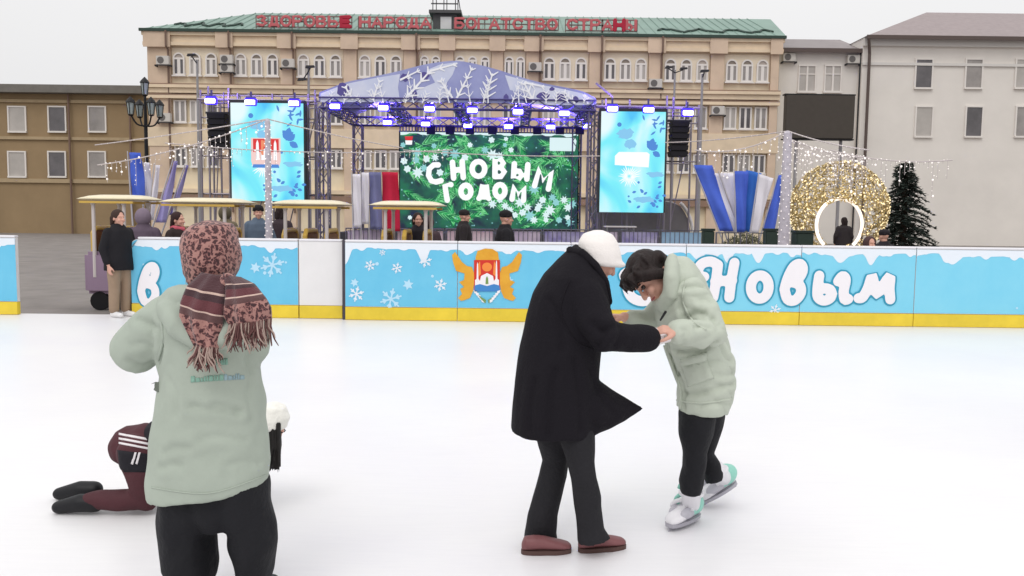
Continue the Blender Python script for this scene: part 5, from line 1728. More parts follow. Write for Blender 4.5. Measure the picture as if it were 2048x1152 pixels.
# trousers
M_char = mat('charcoal_trousers', (31, 30, 34), rough=.8, bump=.3, bscale=70, var=.12, vscale=5)
mb = MB()
mb.sil([(1070, 840, 1140, 840, .06, .1), (1074, 880, 1145, 880, .07, .1), (1084, 920, 1138, 920, .08, .085), (1078, 950, 1134, 955, .08, .08), (1066, 990, 1125, 992, .08, .075), (1056, 1030, 1116, 1032, .08, .07), (1049, 1065, 1113, 1065, .08, .07), (1046, 1088, 1116, 1084, .08, .075)], Y1)
mb.sil([(1110, 840, 1190, 845, -.05, .11), (1120, 880, 1190, 880, -.06, .11), (1133, 920, 1189, 920, -.08, .085), (1141, 955, 1193, 955, -.09, .08), (1146, 990, 1203, 992, -.09, .075), (1151, 1030, 1206, 1030, -.09, .07), (1154, 1060, 1208, 1058, -.09, .07), (1155, 1086, 1220, 1076, -.09, .078)], Y1)
organic('trousers', mb, M_char, W1, .009, 2, fold_disp(.006, (10, 10, 5), .003, (22, 22, 10)))
# shoes: rounded maroon shoes with brown soles
M_mar = mat('maroon_leather', (122, 78, 80), rough=.45, var=.12, vscale=6)
M_sole = mat('brown_sole', (84, 62, 58), rough=.7)
def shoe(parent, heel, toe, w_, h_, m, ms, ank=True, pitch=0.0, high=.0):
    """shoe from heel point to toe point on the ground (world)"""
    h0, t0 = Vector(heel), Vector(toe)
    d = (t0 - h0); Ln = d.length; d.normalize()
    s = d.cross(Vector((0, 0, 1))).normalized(); up = s.cross(d).normalized()
    prof = [(0.0, .3, .5), (.06, .75, .95), (.25, .85, 1.0), (.45, .85, .92), (.65, 1.0, .72), (.82, 1.0, .58), (.94, .8, .46), (1.0, .35, .3)]
    rings = []
    for u, kw, kh in prof:
        c = h0 + d * Ln * u + up * (.016 + h_ * kh * .5)
        rings.append([c + s * w_ * .5 * kw * math.cos(a) + up * h_ * .5 * kh * (math.sin(a) if math.sin(a) > 0 else max(math.sin(a), -.85)) for a in [2 * math.pi * k / 16 for k in range(16)]])
    mb = MB().loft(rings)
    if high:
        mb.limb([h0 + d * Ln * .22 + up * h_ * .5, h0 + d * Ln * .2 + up * (h_ + high)], [w_ * .46, w_ * .5])
    o_ = organic('shoe', mb, m, parent, .006, 3)
    pts = []
    for k in range(20):
        a = 2 * math.pi * k / 20
        u = .5 + .51 * math.cos(a)
        kw = 1.0 if u > .55 else .86
        pts.append(h0 + d * Ln * u + s * w_ * .53 * kw * math.sin(a) * abs(math.sin(a)) ** -.35 if abs(math.sin(a)) > .02 else h0 + d * Ln * u)
    top = [p + up * .022 for p in pts]; bot = [p + up * .001 for p in pts]
    MB().loft([bot, top]).build('sole', ms, o_, smooth=False)
    return o_
ya, yb_ = ground(1090, 1108).y, ground(1200, 1103).y
for (hx, hy, tx, ty) in ((1043, 1107, 1142, 1103), (1157, 1104, 1250, 1094)):
    hpt, tpt = ground(hx, hy), ground(tx, ty)
    shoe(W1, hpt, tpt, .09, .075, M_mar, M_sole)

# ------------------------------------------------------------------ bending woman in the mint puffer coat
Y2 = 4.38
W2 = person((at(1400, 1000, Y2).x, Y2, 0), 'dark haired person in a pale mint padded coat and white and mint skates bending forward')
def a2(px, py, dy=0): return at(px, py, Y2 + dy)
hc2 = a2(1300, 552, -.02); HM2 = basis((-.5, -.3, -.8), (-.82, .08, .5))
mb = MB()
add_head(mb, hc2, HM2, 1.0)
mb.limb([hc2 + HM2 @ Vector((0, -.04, -.06)), a2(1350, 590)], [.052, .058])
mb.limb([a2(1355, 600), a2(1395, 700), a2(1408, 790)], [.09, .09, .1])
mb.limb([a2(1372, 590, -.14), a2(1432, 668, -.24), a2(1358, 662, -.375)], [.045, .04, .027])
mb.limb([a2(1335, 600, .1), a2(1290, 645, .12), a2(1248, 634, .04)], [.045, .04, .027])
mb.limb([a2(1395, 800, -.03), a2(1390, 870, -.05), a2(1388, 935, -.05), a2(1382, 985, -.05)], [.07, .055, .045, .025])
mb.limb([a2(1420, 800, .06), a2(1414, 870, .08), a2(1411, 905, .09), a2(1427, 950, .1)], [.07, .05, .04, .03])
add_hand(mb, a2(1357, 661, -.38), (-1, .02, .05), (.1, .35, -1), (0, -.6, 1), .75, .92)
add_hand(mb, a2(1250, 634, .04), (-1, 0, .05), (0, 0, -1), (0, -1, 0), .45, 1.0)
organic('body', mb, M_skin, W2, .0055, 2)
face_parts(hc2, HM2, W2)
# hair: short dark bob falling forward, tuft on top
mb = MB()
def H2(x, y, z): return hc2 + HM2 @ Vector((x, y, z))
mb.ball(H2(0, -.02, .045), .096, .105, .098, M=HM2)
mb.limb([H2(-.06, .075, .07), H2(0, .098, .072), H2(.06, .075, .07)], [.03, .034, .03], 10)
for k in (-1, 1):
    mb.limb([H2(.075 * k, .05, .05), H2(.09 * k, .01, .0), H2(.086 * k, -.03, -.06)], [.034, .034, .026], 10)
mb.limb([H2(-.05, -.09, .02), H2(0, -.1, -.02), H2(.05, -.09, .02)], [.04, .045, .04], 10)
rg = random.Random(4)
for i in range(46):
    x = rg.uniform(-.085, .085); t = rg.uniform(-.05, .09)
    mb.limb([H2(x, t, .13 - abs(x) * .4), H2(x * 1.15, t + rg.uniform(.01, .04), .1 - abs(x) * .5 + rg.uniform(-.01, .03)), H2(x * 1.2, t + rg.uniform(.02, .06), .05 - abs(x) * .4)], [.008, .011, .003], 6)
mb.limb([a2(1312, 520), a2(1316, 512), a2(1320, 506)], [.02, .012, .005], 8)
mb.limb([a2(1306, 520), a2(1304, 512)], [.012, .004], 6)
organic('hair', mb, M_bhair, W2, .006, 4)
# coat
M_mint = mat('mint_padded_cloth', (182, 189, 175), rough=.6, var=.05, vscale=5, bump=.55, bscale=9, spec=.3)
mb = MB()
mb.sil([(1352, 816, 1456, 824, 0, .165), (1353, 800, 1464, 800, 0, .185), (1358, 770, 1468, 765, 0, .195), (1350, 735, 1465, 715, 0, .195), (1335, 700, 1452, 670, 0, .19), (1322, 665, 1440, 630, 0, .19), (1310, 635, 1424, 592, 0, .19), (1308, 612, 1405, 556, 0, .165), (1316, 590, 1392, 532, 0, .13)], Y2)
mb.limb([a2(1380, 588, -.12), a2(1412, 632, -.19), a2(1428, 664, -.235), a2(1396, 668, -.29), a2(1358, 665, -.35)], [.085, .078, .074, .068, .062])
mb.limb([a2(1338, 602, .1), a2(1295, 642, .12), a2(1262, 636, .06)], [.075, .062, .05])
coat2 = organic('coat', mb, M_mint, W2, .01, 3, puff_disp(.021, (2.4, 2.4, 10)))
crease(coat2, [[(1364, 577), (1376, 573), (1397, 571), (1408, 576)], [(1362, 595), (1364, 615), (1368, 632)], [(1374, 636), (1390, 628), (1408, 627)], [.8, (1390, 655), (1404, 651), (1418, 655)], [.7, (1400, 600), (1412, 598), (1422, 604)],
               [1.2, (1354, 702), (1378, 704), (1405, 698), (1432, 684)], [.8, (1440, 690), (1452, 715), (1462, 722)], [.9, (1369, 788), (1405, 785), (1445, 772), (1466, 768)], [.6, (1430, 745), (1448, 752), (1464, 748)], [.6, (1366, 690), (1372, 662), (1366, 660)],
               [.6, (1425, 640), (1432, 652), (1438, 650)], [.5, (1400, 812), (1430, 806), (1460, 808)], [1, (1338, 690), (1352, 735), (1368, 772), (1370, 815)]], .013, .011)
bv2 = surf(coat2)
# hood pushed up round the neck
mb = MB()
mb.sil([(1346, 514, 1374, 514, .02, .06), (1332, 523, 1388, 524, .02, .1), (1326, 540, 1400, 546, 0, .13), (1322, 560, 1406, 572, 0, .14), (1322, 585, 1402, 598, 0, .14), (1326, 606, 1382, 612, -.02, .1)], Y2)
mb.limb([a2(1345, 520, -.1), a2(1342, 555, -.14), a2(1340, 590, -.14), a2(1326, 612, -.1), a2(1315, 600, .02)], [.035, .042, .045, .04, .03], 12)
hd = organic('hood', mb, M_mint, coat2, .01, 4, puff_disp(.012, (4, 4, 7), 3))
patch_on(bv2, [(1364, 728), (1412, 714), (1428, 756), (1376, 774)], .014, 'pocket', M_mint, coat2)
patch_on(bv2, [(1360, 718), (1413, 704), (1415, 718), (1362, 732)], .022, 'pocket_flap', M_mint, coat2, 12, 6)
seam_on(bv2, [(1330, 690), (1344, 735), (1360, 775), (1361, 822)], .011, 'zip_placket', M_mint, coat2)
seam_on(bv2, [(1352, 800), (1400, 806), (1464, 798)], .006, 'hem_stitch', M_mint, coat2)
seam_on(bv2, [(1372, 560), (1366, 600), (1384, 640), (1412, 660)], .006, 'sleeve_seam', M_mint, coat2)
MB().limb([a2(1331, 624, -.19), a2(1321, 640, -.2)], [.007, .005], 6).build('zip_pull', M_black, coat2)
MB().tube([a2(1356, 640, -.40), a2(1355, 690, -.40)], .004, 5).build('cuff_edge', M_mint, coat2) if False else None
# trousers
M_btr = mat('black_trousers', (20, 20, 25), rough=.75, bump=.3, bscale=50, var=.15, vscale=5)
mb = MB()
mb.sil([(1368, 792, 1430, 792, -.02, .11), (1358, 826, 1432, 828, -.04, .12), (1358, 870, 1424, 872, -.05, .095), (1364, 905, 1414, 905, -.05, .08), (1366, 935, 1412, 935, -.05, .075), (1358, 962, 1408, 964, -.05, .075), (1361, 985, 1402, 987, -.05, .07)], Y2)
mb.sil([(1388, 790, 1452, 790, .06, .12), (1392, 830, 1448, 832, .07, .11), (1390, 870, 1440, 870, .08, .09), (1392, 905, 1428, 905, .09, .075), (1400, 930, 1442, 928, .1, .07), (1408, 952, 1446, 942, .1, .068), (1412, 966, 1446, 954, .1, .06)], Y2)
organic('trousers', mb, M_btr, W2, .009, 2, fold_disp(.007, (9, 9, 8), .004, (18, 18, 14)))
# white and mint rental skates with plastic shells
M_wsk = mat('white_skate_shell', (226, 224, 228), rough=.4, spec=.5)
M_msk = mat('mint_skate_trim', (146, 208, 192), rough=.45, spec=.5)
M_gsk = mat('pale_grey_skate_panel', (186, 184, 192), rough=.5)
M_blade = mat('grey_blade', (170, 168, 176), rough=.35, metal=.4)
def skate(parent, heel, toe, ank, lift=.055):
    h0, t0, an = Vector(heel), Vector(toe), Vector(ank)
    d = (t0 - h0); Ln = d.length; d.normalize(); s = d.cross(Vector((0, 0, 1))).normalized(); up = s.cross(d).normalized()
    prof = [(0.0, .4, .7), (.07, .8, 1.1), (.25, .9, 1.15), (.45, .9, 1.0), (.65, 1.0, .74), (.82, .98, .62), (.94, .8, .5), (1.0, .4, .3)]
    h_, w_ = .1, .1
    rings = []
    for u, kw, kh in prof:
        c = h0 + d * Ln * u + up * (lift + h_ * kh * .5)
        rings.append([c + s * w_ * .5 * kw * math.cos(a) + up * h_ * .5 * kh * math.sin(a) for a in [2 * math.pi * k / 16 for k in range(16)]])
    mb = MB().loft(rings)
    a0 = h0 + d * Ln * .24 + up * (lift + .06)
    mb.limb([a0, a0.lerp(an, .6), an], [.05, .052, .056])
    o_ = organic('skate', mb, M_wsk, parent, .006, 2)
    # mint quarter panel, toe cap and cross straps
    m2 = MB()
    m2.ball(h0 + d * Ln * .2 + up * (lift + .07), .06, .085, .062, M=Matrix((s, d, up)).transposed())
    organic('heel_panel', m2, M_msk, o_, .006, 2)
    for (u, k) in ((.42, .06), (.55, .035), (.3, .12)):
        pts = [h0 + d * Ln * (u + .05 * math.cos(a)) + s * .056 * math.cos(a) + up * (lift + k + .045 * math.sin(a) + .03) for a in [math.pi * j / 8 for j in range(9)]]
        MB().tube(pts, .012, 6).build('strap', M_msk if k != .035 else M_wsk, o_, smooth=True)
    g_ = MB()
    for sgn in (-1, 1):
        g_.ball(h0 + d * Ln * .55 + s * .036 * sgn + up * (lift + .05), .02, .07, .034, M=Matrix((s, d, up)).transposed())
    organic('side_panel', g_, M_gsk, o_, .006, 1)
    g_ = MB()
    for sgn in (-1, 1):
        g_.ball(h0 + d * Ln * .36 + s * .034 * sgn + up * (lift + .062), .02, .06, .04, M=Matrix((s, d, up)).transposed())
    organic('quarter_panel', g_, M_msk, o_, .006, 1)
    lc = MB()
    for q_ in range(4):
        u_ = .38 + .085 * q_; k_ = .125 - .022 * q_
        lc.tube([h0 + d * Ln * u_ + s * .03 + up * (lift + k_ - .01), h0 + d * Ln * (u_ + .02) + up * (lift + k_ + .006), h0 + d * Ln * u_ - s * .03 + up * (lift + k_ - .01)], .005, 5)
    lc.build('laces', M_gsk, o_)
    cf = MB().tube([a0 + (an - a0) * .7 + (s * math.cos(a) + d * math.sin(a)) * .057 for a in [2 * math.pi * k / 16 for k in range(17)]], .011, 6).build('cuff', M_wsk, o_, smooth=True)
    sl_ = MB()
    rr = []
    for yy, ww in ((lift + .012, .054), (lift - .008, .05)):
        rr.append([h0 + d * Ln * (.5 + .52 * math.cos(a)) + s * ww * math.copysign(abs(math.sin(a)) ** .6, math.sin(a)) + up * yy for a in [2 * math.pi * k / 24 for k in range(24)]])
    sl_.loft(rr).build('sole', M_blade, o_)
    b = MB()
    q0, q1 = h0 + d * Ln * .02, h0 + d * Ln * 1.02
    for p0, p1 in ((q0, q1),):
        v = [p0 + s * .002, p1 + s * .002, p1 + s * .002 + up * (lift - .01), p0 + s * .002 + up * (lift - .01)]
        b.add(v + [x - s * .004 for x in v], [(0, 1, 2, 3), (7, 6, 5, 4), (0, 4, 5, 1), (1, 5, 6, 2), (2, 6, 7, 3), (3, 7, 4, 0)])
    b.build('blade', M_blade, o_)
    return o_
hA_, tA_ = ground(1393, 1038), ground(1338, 1063)
skate(W2, hA_, tA_, a2(1383, 975, -.05), .03)
tB_ = ground(1406, 1012)
hB_ = at(1474, 972, tB_.y + .05)
skate(W2, hB_, tB_, a2(1428, 938, .1), .03)

# ------------------------------------------------------------------ woman seen from behind in the headscarf
Y0 = 3.4
W0 = person((at(420, 1200, Y0).x, Y0, 0), 'person seen from behind in a sage green coat and a leopard print headscarf')
def a0(px, py, dy=0): return at(px, py, Y0 + dy)
hc0 = a0(422, 508, 0); HM0 = basis((.1, 1, -.12), (0, .1, 1))
mb = MB()
add_head(mb, hc0, HM0, .97)
mb.limb([hc0 + Vector((0, -.01, -.06)), a0(420, 600)], [.052, .06])
mb.limb([a0(420, 620), a0(420, 760), a0(420, 920)], [.1, .1, .11])
mb.limb([a0(330, 620), a0(280, 705, .02), a0(300, 690, .32)], [.05, .042, .028])
mb.limb([a0(505, 625), a0(515, 700, .02), a0(500, 690, .3)], [.05, .042, .028])
mb.limb([a0(378, 940, 0), a0(375, 1090, 0), a0(375, 1190, 0)], [.075, .06, .045])
mb.limb([a0(480, 940, 0), a0(505, 1090, 0), a0(510, 1190, 0)], [.075, .06, .045])
add_hand(mb, a0(302, 690, .34), (.2, 1, .1), (1, -.2, 0), (0, 0, 1), .4)
add_hand(mb, a0(500, 690, .32), (-.2, 1, .1), (-1, -.2, 0), (0, 0, 1), .4)
organic('body', mb, M_skin, W0, .007, 2)
face_parts(hc0, HM0, W0, .97)
M_sage = mat('sage_coat_cloth', (163, 172, 160), rough=.66, var=.07, vscale=3.5, bump=.5, bscale=7, spec=.25, c2=None)
mb = MB()
mb.sil([(300, 992, 536, 962, 0, .2), (303, 950, 537, 935, 0, .205), (309, 880, 533, 870, 0, .2), (316, 800, 526, 805, 0, .19), (321, 745, 520, 750, 0, .18), (318, 700, 516, 700, 0, .175), (312, 650, 522, 655, 0, .175), (316, 610, 518, 620, 0, .17), (332, 585, 505, 598, 0, .15), (355, 568, 480, 578, 0, .11)], Y0)
mb.limb([a0(340, 628, 0), a0(307, 664, 0), a0(272, 702, .01), a0(280, 698, .14), a0(298, 692, .3)], [.085, .096, .098, .085, .062])
mb.limb([a0(492, 628, 0), a0(502, 665, 0), a0(505, 695, .01), a0(502, 695, .14), a0(500, 690, .3)], [.085, .08, .078, .075, .06])
coat0 = organic('coat', mb, M_sage, W0, .011, 3, lambda co, nn: fold_disp(.014, (3.5, 3.5, 4.5), .004, (12, 12, 9), 4)(co, nn) + .011 * max(0, noise.noise(Vector((co.x * 3 + co.z * 5, co.y * 3, co.z * 9 - co.x * 3))) - .1))
crease(coat0, [[(276, 638), (296, 646), (321, 659)], [1.1, (322, 668), (323, 695), (318, 728)], [.8, (384, 812), (423, 819), (474, 825)], [.7, (430, 808), (456, 812), (482, 822)], [.5, (340, 760), (352, 790), (350, 830)], [.6, (330, 905), (352, 895), (380, 896)],
               [.5, (500, 760), (496, 800), (504, 840)], [.6, (322, 935), (345, 928), (360, 932)], [.7, (500, 690), (494, 720), (500, 745)], [.6, (266, 690), (286, 686), (306, 694)], [.7, (262, 722), (284, 730), (308, 722)], [.5, (400, 880), (440, 872), (490, 880)], [.4, (460, 930), (490, 922), (520, 926)]], .011, .011)
bv0 = surf(coat0)
mb = MB()
mb.limb([a0(336, 604, -.02), a0(340, 620, -.12), a0(360, 652, -.17), a0(400, 676, -.18), a0(450, 672, -.18), a0(492, 640, -.15), a0(508, 606, -.04)], [.045, .05, .055, .055, .055, .05, .04], 12)
mb.limb([a0(347, 594, -.02), a0(360, 594, -.1), a0(420, 604, -.13), a0(480, 598, -.1)], [.045, .055, .065, .055], 12)
organic('hood', mb, M_sage, coat0, .01, 5, fold_disp(.008, (6, 6, 6), .004, (14, 14, 14)))
seam_on(bv0, [(322, 640), (326, 680), (316, 720)], .006, 'sleeve_seam', M_sage, coat0)
seam_on(bv0, [(303, 975), (420, 986), (537, 948)], .003, 'hem_stitch', M_sage, coat0, lift=.001)
patch_on(bv0, [(302, 768), (318, 764), (318, 784), (306, 782)], .016, 'side_tab', mat('grey_green_tab', (112, 118, 110), rough=.7), coat0, 6, 6)
# faded teal back print: two rows of blurred marks
M_tealp = mat('faded_teal_print', (130, 168, 152), rough=.75, var=.18, vscale=18)
M_bluep = mat('faded_blue_print', (146, 170, 176), rough=.75, var=.15, vscale=18)
rg = random.Random(9)
x = 412
while x < 452:
    w_ = rg.choice((3, 4, 6, 7)); h_ = rg.uniform(8, 13)
    patch_on(bv0, [(x, 720 - (x - 412) * .12 + 13 - h_), (x + w_, 719 - (x - 412) * .12 + 13 - h_), (x + w_ + .6, 729), (x, 730)], .0025, 'back_print', M_tealp, coat0, 3, 3, False, .002); x += w_ + 1.6
x = 382
while x < 482:
    w_ = rg.choice((3, 4, 6, 8)); h_ = rg.uniform(8, 13); ty = 752 - (x - 382) * .06
    patch_on(bv0, [(x, ty + 13 - h_), (x + w_, ty + 13 - h_), (x + w_ + .6, ty + 12), (x, ty + 13)], .0025, 'back_print', M_tealp if x < 440 else M_bluep, coat0, 3, 3, False, .002); x += w_ + 1.8
# trousers, boots
mb = MB()
mb.sil([(318, 960, 432, 960, 0, .16), (320, 1020, 438, 1020, 0, .15), (320, 1060, 426, 1060, 0, .14), (324, 1100, 430, 1100, 0, .135), (327, 1128, 432, 1128, 0, .13), (342, 1148, 430, 1148, 0, .12), (348, 1165, 424, 1165, 0, .1)], Y0)
mb.sil([(425, 960, 532, 955, 0, .16), (430, 1010, 540, 1000, 0, .15), (460, 1060, 550, 1055, 0, .14), (461, 1090, 553, 1085, 0, .135), (468, 1120, 550, 1115, 0, .13), (474, 1145, 546, 1140, 0, .12), (480, 1160, 540, 1158, 0, .1)], Y0)
mb.sil([(360, 960, 500, 960, 0, .16), (380, 1020, 500, 1015, 0, .15), (405, 1048, 482, 1046, 0, .12), (428, 1056, 466, 1056, 0, .06)], Y0)
organic('trousers', mb, M_btr, W0, .01, 2, fold_disp(.012, (8, 8, 8), .005, (18, 18, 12), 2))
def skate0(parent, h_, t_, an, lift):
    d = (t_ - h_)
    mb = MB().limb([h_ + Vector((0, 0, lift + .045)), h_ + d * .55 + Vector((0, 0, lift + .045)), h_ + d * .95 + Vector((0, 0, lift + .035))], [.05, .048, .036])
    mb.limb([h_ + d * .2 + Vector((0, 0, lift + .06)), an], [.05, .055])
    o_ = organic('skate', mb, M_dtrb, parent, .008, 3)
    s = Vector((.002, 0, 0))
    MB().box(h_.x - .003, h_.x + .003, h_.y - .01, t_.y + .01, .001, lift).build('blade', M_blade, o_)
M_dtrb = mat('black_skate_boot', (22, 21, 24), rough=.5)
for px in (386, 512):
    g_ = a0(px, 1200); g_.z = 0
    skate0(W0, Vector((g_.x, Y0 - .12, 0)), Vector((g_.x + (.03 if px > 450 else -.03), Y0 + .15, 0)), Vector((g_.x, Y0 - .03, .2)), .03)
# headscarf ----------------------------------------------------------
def leopard(name, uv=False):
    m = bpy.data.materials.new(name); m.use_nodes = True
    n = m.node_tree; b = n.nodes['Principled BSDF']; b.inputs['Roughness'].default_value = .85; b.inputs['Sheen Weight'].default_value = .2
    t = n.nodes.new('ShaderNodeTexCoord')
    nz = n.nodes.new('ShaderNodeTexNoise'); nz.inputs['Scale'].default_value = 34; nz.inputs['Detail'].default_value = 3
    mx_ = n.nodes.new('ShaderNodeMixRGB'); mx_.blend_type = 'ADD'; mx_.inputs[0].default_value = .05
    vo = n.nodes.new('ShaderNodeTexVoronoi'); vo.feature = 'F1'; vo.inputs['Scale'].default_value = 62
    n.links.new(t.outputs['Object'], nz.inputs['Vector']); n.links.new(t.outputs['Object'], mx_.inputs[1]); n.links.new(nz.outputs['Color'], mx_.inputs[2]); n.links.new(mx_.outputs[0], vo.inputs['Vector'])
    rp = n.nodes.new('ShaderNodeValToRGB'); e = rp.color_ramp.elements
    e[0].position = .0; e[0].color = (*lin((108, 66, 66)), 1)
    e[1].position = .62; e[1].color = (*lin((164, 120, 112)), 1)
    for p_, c_ in ((.13, (112, 66, 66)), (.18, (46, 26, 30)), (.42, (74, 38, 42)), (.5, (126, 82, 80))):
        x_ = e.new(p_); x_.color = (*lin(c_), 1)
    n.links.new(vo.outputs['Distance'], rp.inputs[0])
    out = rp.outputs[0]
    if uv:
        u = n.nodes.new('ShaderNodeUVMap'); sp = n.nodes.new('ShaderNodeSeparateXYZ'); n.links.new(u.outputs[0], sp.inputs[0])
        st = n.nodes.new('ShaderNodeValToRGB'); st.color_ramp.interpolation = 'CONSTANT'
        # bands along the length: 0 = leopard shows, others override
        cols = n.nodes.new('ShaderNodeValToRGB'); cols.color_ramp.interpolation = 'CONSTANT'
        bands = [(0, 1, (70, 36, 42)), (.2, 1, (196, 168, 156)), (.225, 1, (60, 34, 40)), (.3, 1, (92, 44, 50)), (.42, 1, (200, 172, 160)), (.445, 1, (92, 62, 62)), (.55, 0, (0, 0, 0))]
        for rmp, idx in ((st, 1), (cols, 2)):
            el = rmp.color_ramp.elements
            while len(el) > 1: el.remove(el[-1])
            for i, bd in enumerate(bands):
                x_ = el[0] if i == 0 else el.new(bd[0])
                x_.position = bd[0]
                x_.color = (bd[1],) * 3 + (1,) if idx == 1 else (*lin(bd[2]), 1)
            n.links.new(sp.outputs[1], rmp.inputs[0])
        mm_ = n.nodes.new('ShaderNodeMixRGB'); n.links.new(st.outputs[0], mm_.inputs[0]); n.links.new(out, mm_.inputs[1]); n.links.new(cols.outputs[0], mm_.inputs[2])
        out = mm_.outputs[0]
    n.links.new(out, b.inputs['Base Color'])
    nb = n.nodes.new('ShaderNodeTexNoise'); nb.inputs['Scale'].default_value = 160
    bp = n.nodes.new('ShaderNodeBump'); bp.inputs['Strength'].default_value = .4; bp.inputs['Distance'].default_value = .01
    n.links.new(t.outputs['Object'], nb.inputs['Vector']); n.links.new(nb.outputs[0], bp.inputs['Height']); n.links.new(bp.outputs[0], b.inputs['Normal'])
    return m
M_leo, M_leo2 = leopard('leopard_scarf'), leopard('banded_leopard_scarf', True)
mb = MB()
mb.sil([(405, 440, 440, 440, .01, .03), (385, 449, 462, 449, .01, .085), (372, 466, 473, 466, .01, .11), (366, 492, 479, 490, .01, .128), (365, 520, 479, 516, .01, .128), (369, 546, 476, 540, .01, .118), (380, 568, 464, 562, .01, .105), (396, 588, 450, 585, .01, .09)], Y0)
mb.limb([a0(380, 560, -.06), a0(420, 566, -.12), a0(452, 566, -.13)], [.02, .025, .03], 8)
scarf = organic('headscarf', mb, M_leo, W0, .009, 3, fold_disp(.010, (9, 9, 14), .004, (20, 20, 20)))
mb = MB(); mb.ball(a0(456, 572, -.15), .04, .035, .05); mb.ball(a0(440, 578, -.14), .03, .03, .04)
organic('scarf_knot', mb, M_leo, scarf, .007, 3, fold_disp(.006, (20, 20, 20), .003, (40, 40, 40)))
def scarf_tail(st, name):
    """st: (Lx,Ly,Rx,Ry,dy) pixels; a folded cloth sheet with rounded pleats and a uv along its length"""
    rows, n = [], 22
    P = []
    for i in range(len(st) - 1):
        for j in range(6):
            t = j / 6
            P.append([st[i][k] * (1 - t) + st[i + 1][k] * t for k in range(5)])
    P.append(list(st[-1]))
    vs, uvs = [], []
    for i, (lx_, ly_, rx_, ry_, dy) in enumerate(P):
        v = i / (len(P) - 1)
        A, B = a0(lx_, ly_, dy), a0(rx_, ry_, dy)
        for j in range(n + 1):
            u = j / n
            p = A.lerp(B, u)
            p.y += -.028 * math.sin(math.pi * u) - .011 * math.sin(u * 15 + v * 3) * (.4 + .6 * v) + .006 * noise.noise(Vector((u * 6, v * 6, 1)))
            vs.append(p); uvs.append((u, v))
    q = n + 1; N = len(vs)
    fs = [(i * q + j, i * q + j + 1, (i + 1) * q + j + 1, (i + 1) * q + j) for i in range(len(P) - 1) for j in range(n)]
    fs2 = [tuple(N + a for a in f[::-1]) for f in fs]
    rim = [j for j in range(n)] + [i * q + n for i in range(len(P) - 1)] + [(len(P) - 1) * q + j for j in range(n, 0, -1)] + [i * q for i in range(len(P) - 1, 0, -1)]
    rf_ = [(rim[(k + 1) % len(rim)], rim[k], N + rim[k], N + rim[(k + 1) % len(rim)]) for k in range(len(rim))]
    mb = MB().add(vs + [p + Vector((0, .012, 0)) for p in vs], fs + fs2 + rf_)
    me = mb.mesh(name)
    ul = me.uv_layers.new(name='UVMap')
    uu = uvs + uvs
    for lp in me.loops: ul.data[lp.index].uv = uu[lp.vertex_index]
    me.shade_smooth()
    return link_mesh(name, me, M_leo2, scarf), vs[-q:], vs
TB = -.235
tl1, e1_, _ = scarf_tail([(402, 545, 460, 552, -.135), (374, 572, 452, 588, -.205), (361, 605, 446, 628, TB), (360, 632, 442, 655, TB), (374, 662, 438, 682, TB), (388, 692, 434, 700, TB)], 'scarf_tail')
tl2, e2_, all2 = scarf_tail([(446, 546, 480, 554, -.135), (452, 572, 508, 568, -.205), (450, 606, 528, 594, TB), (448, 632, 540, 616, TB), (458, 650, 541, 640, TB + .01)], 'scarf_tail')
fr_cols = [mat('fringe_tan', (170, 148, 138), rough=.9), mat('fringe_maroon', (96, 64, 62), rough=.9)]
def fringe(edge, n, lmin, lmax, seed, par):
    r = random.Random(seed); ms = [MB(), MB()]
    for i in range(n):
        u = r.random() * (len(edge) - 1); k = int(u); p = Vector(edge[k]).lerp(Vector(edge[min(k + 1, len(edge) - 1)]), u - k)
        l = r.uniform(lmin, lmax); sx_, sy_ = r.uniform(-.03, .03), r.uniform(-.012, .004)
        pts = [p + Vector((0, .004, .01)), p + Vector((sx_ * .3, sy_, -l * .35)), p + Vector((sx_ * .8 + r.uniform(-.008, .008), sy_ - .002, -l * .7)), p + Vector((sx_ * 1.3, sy_, -l))]
        ms[r.random() < .45].tube(spline(pts, 3), [.003] * 7 + [.0026, .002, .0015], 5)
    for m_, c_ in zip(ms, fr_cols): m_.build('fringe', c_, par, smooth=True)
fringe(e1_, 80, .03, .09, 1, tl1)
fringe(e2_, 110, .05, .11, 2, tl2)

# ------------------------------------------------------------------ skater down on hands and knees
Y3 = 4.62
W3 = person((at(400, 1020, Y3).x, Y3, 0), 'person on hands and knees on the ice in striped maroon trousers and fluffy white hat')
def a3(px, py, dy=0): return at(px, py, Y3 + dy)
hc3 = a3(540, 850); HM3 = basis((.75, -.1, -.65), (.65, 0, .75))
mb = MB()
add_head(mb, hc3, HM3, .82)
mb.limb([hc3 + HM3 @ Vector((0, -.03, -.05)), a3(495, 880)], [.045, .05])
mb.limb([a3(480, 885), a3(390, 890), a3(290, 892)], [.085, .085, .08])
for dy in (-.13, .13):
    mb.limb([a3(475, 890, dy), a3(482, 950, dy), a3(484, 1005, dy)], [.04, .034, .024])
    mb.limb([a3(285, 905, dy * .8), a3(290, 998, dy * 1.1 * .77), a3(180, 1002, dy * 1.1 * .77)], [.06, .03, .022])
    g_ = a3(480, 1012, dy)
    add_hand(mb, Vector((g_.x, g_.y, .03)), (1, -.1, -.08), (0, 0, -1), (0, 1 if dy < 0 else -1, 0), .1, .85)
organic('body', mb, M_skin, W3, .006, 2)
face_parts(hc3, HM3, W3, .82)
M_mtr = mat('maroon_tracksuit', (74, 38, 44), rough=.7, var=.12, vscale=5, bump=.2, bscale=40)
M_dtr = mat('dark_tracksuit', (26, 24, 31), rough=.75, bump=.2, bscale=40)
M_str = mat('white_stripe', (222, 216, 218), rough=.7)
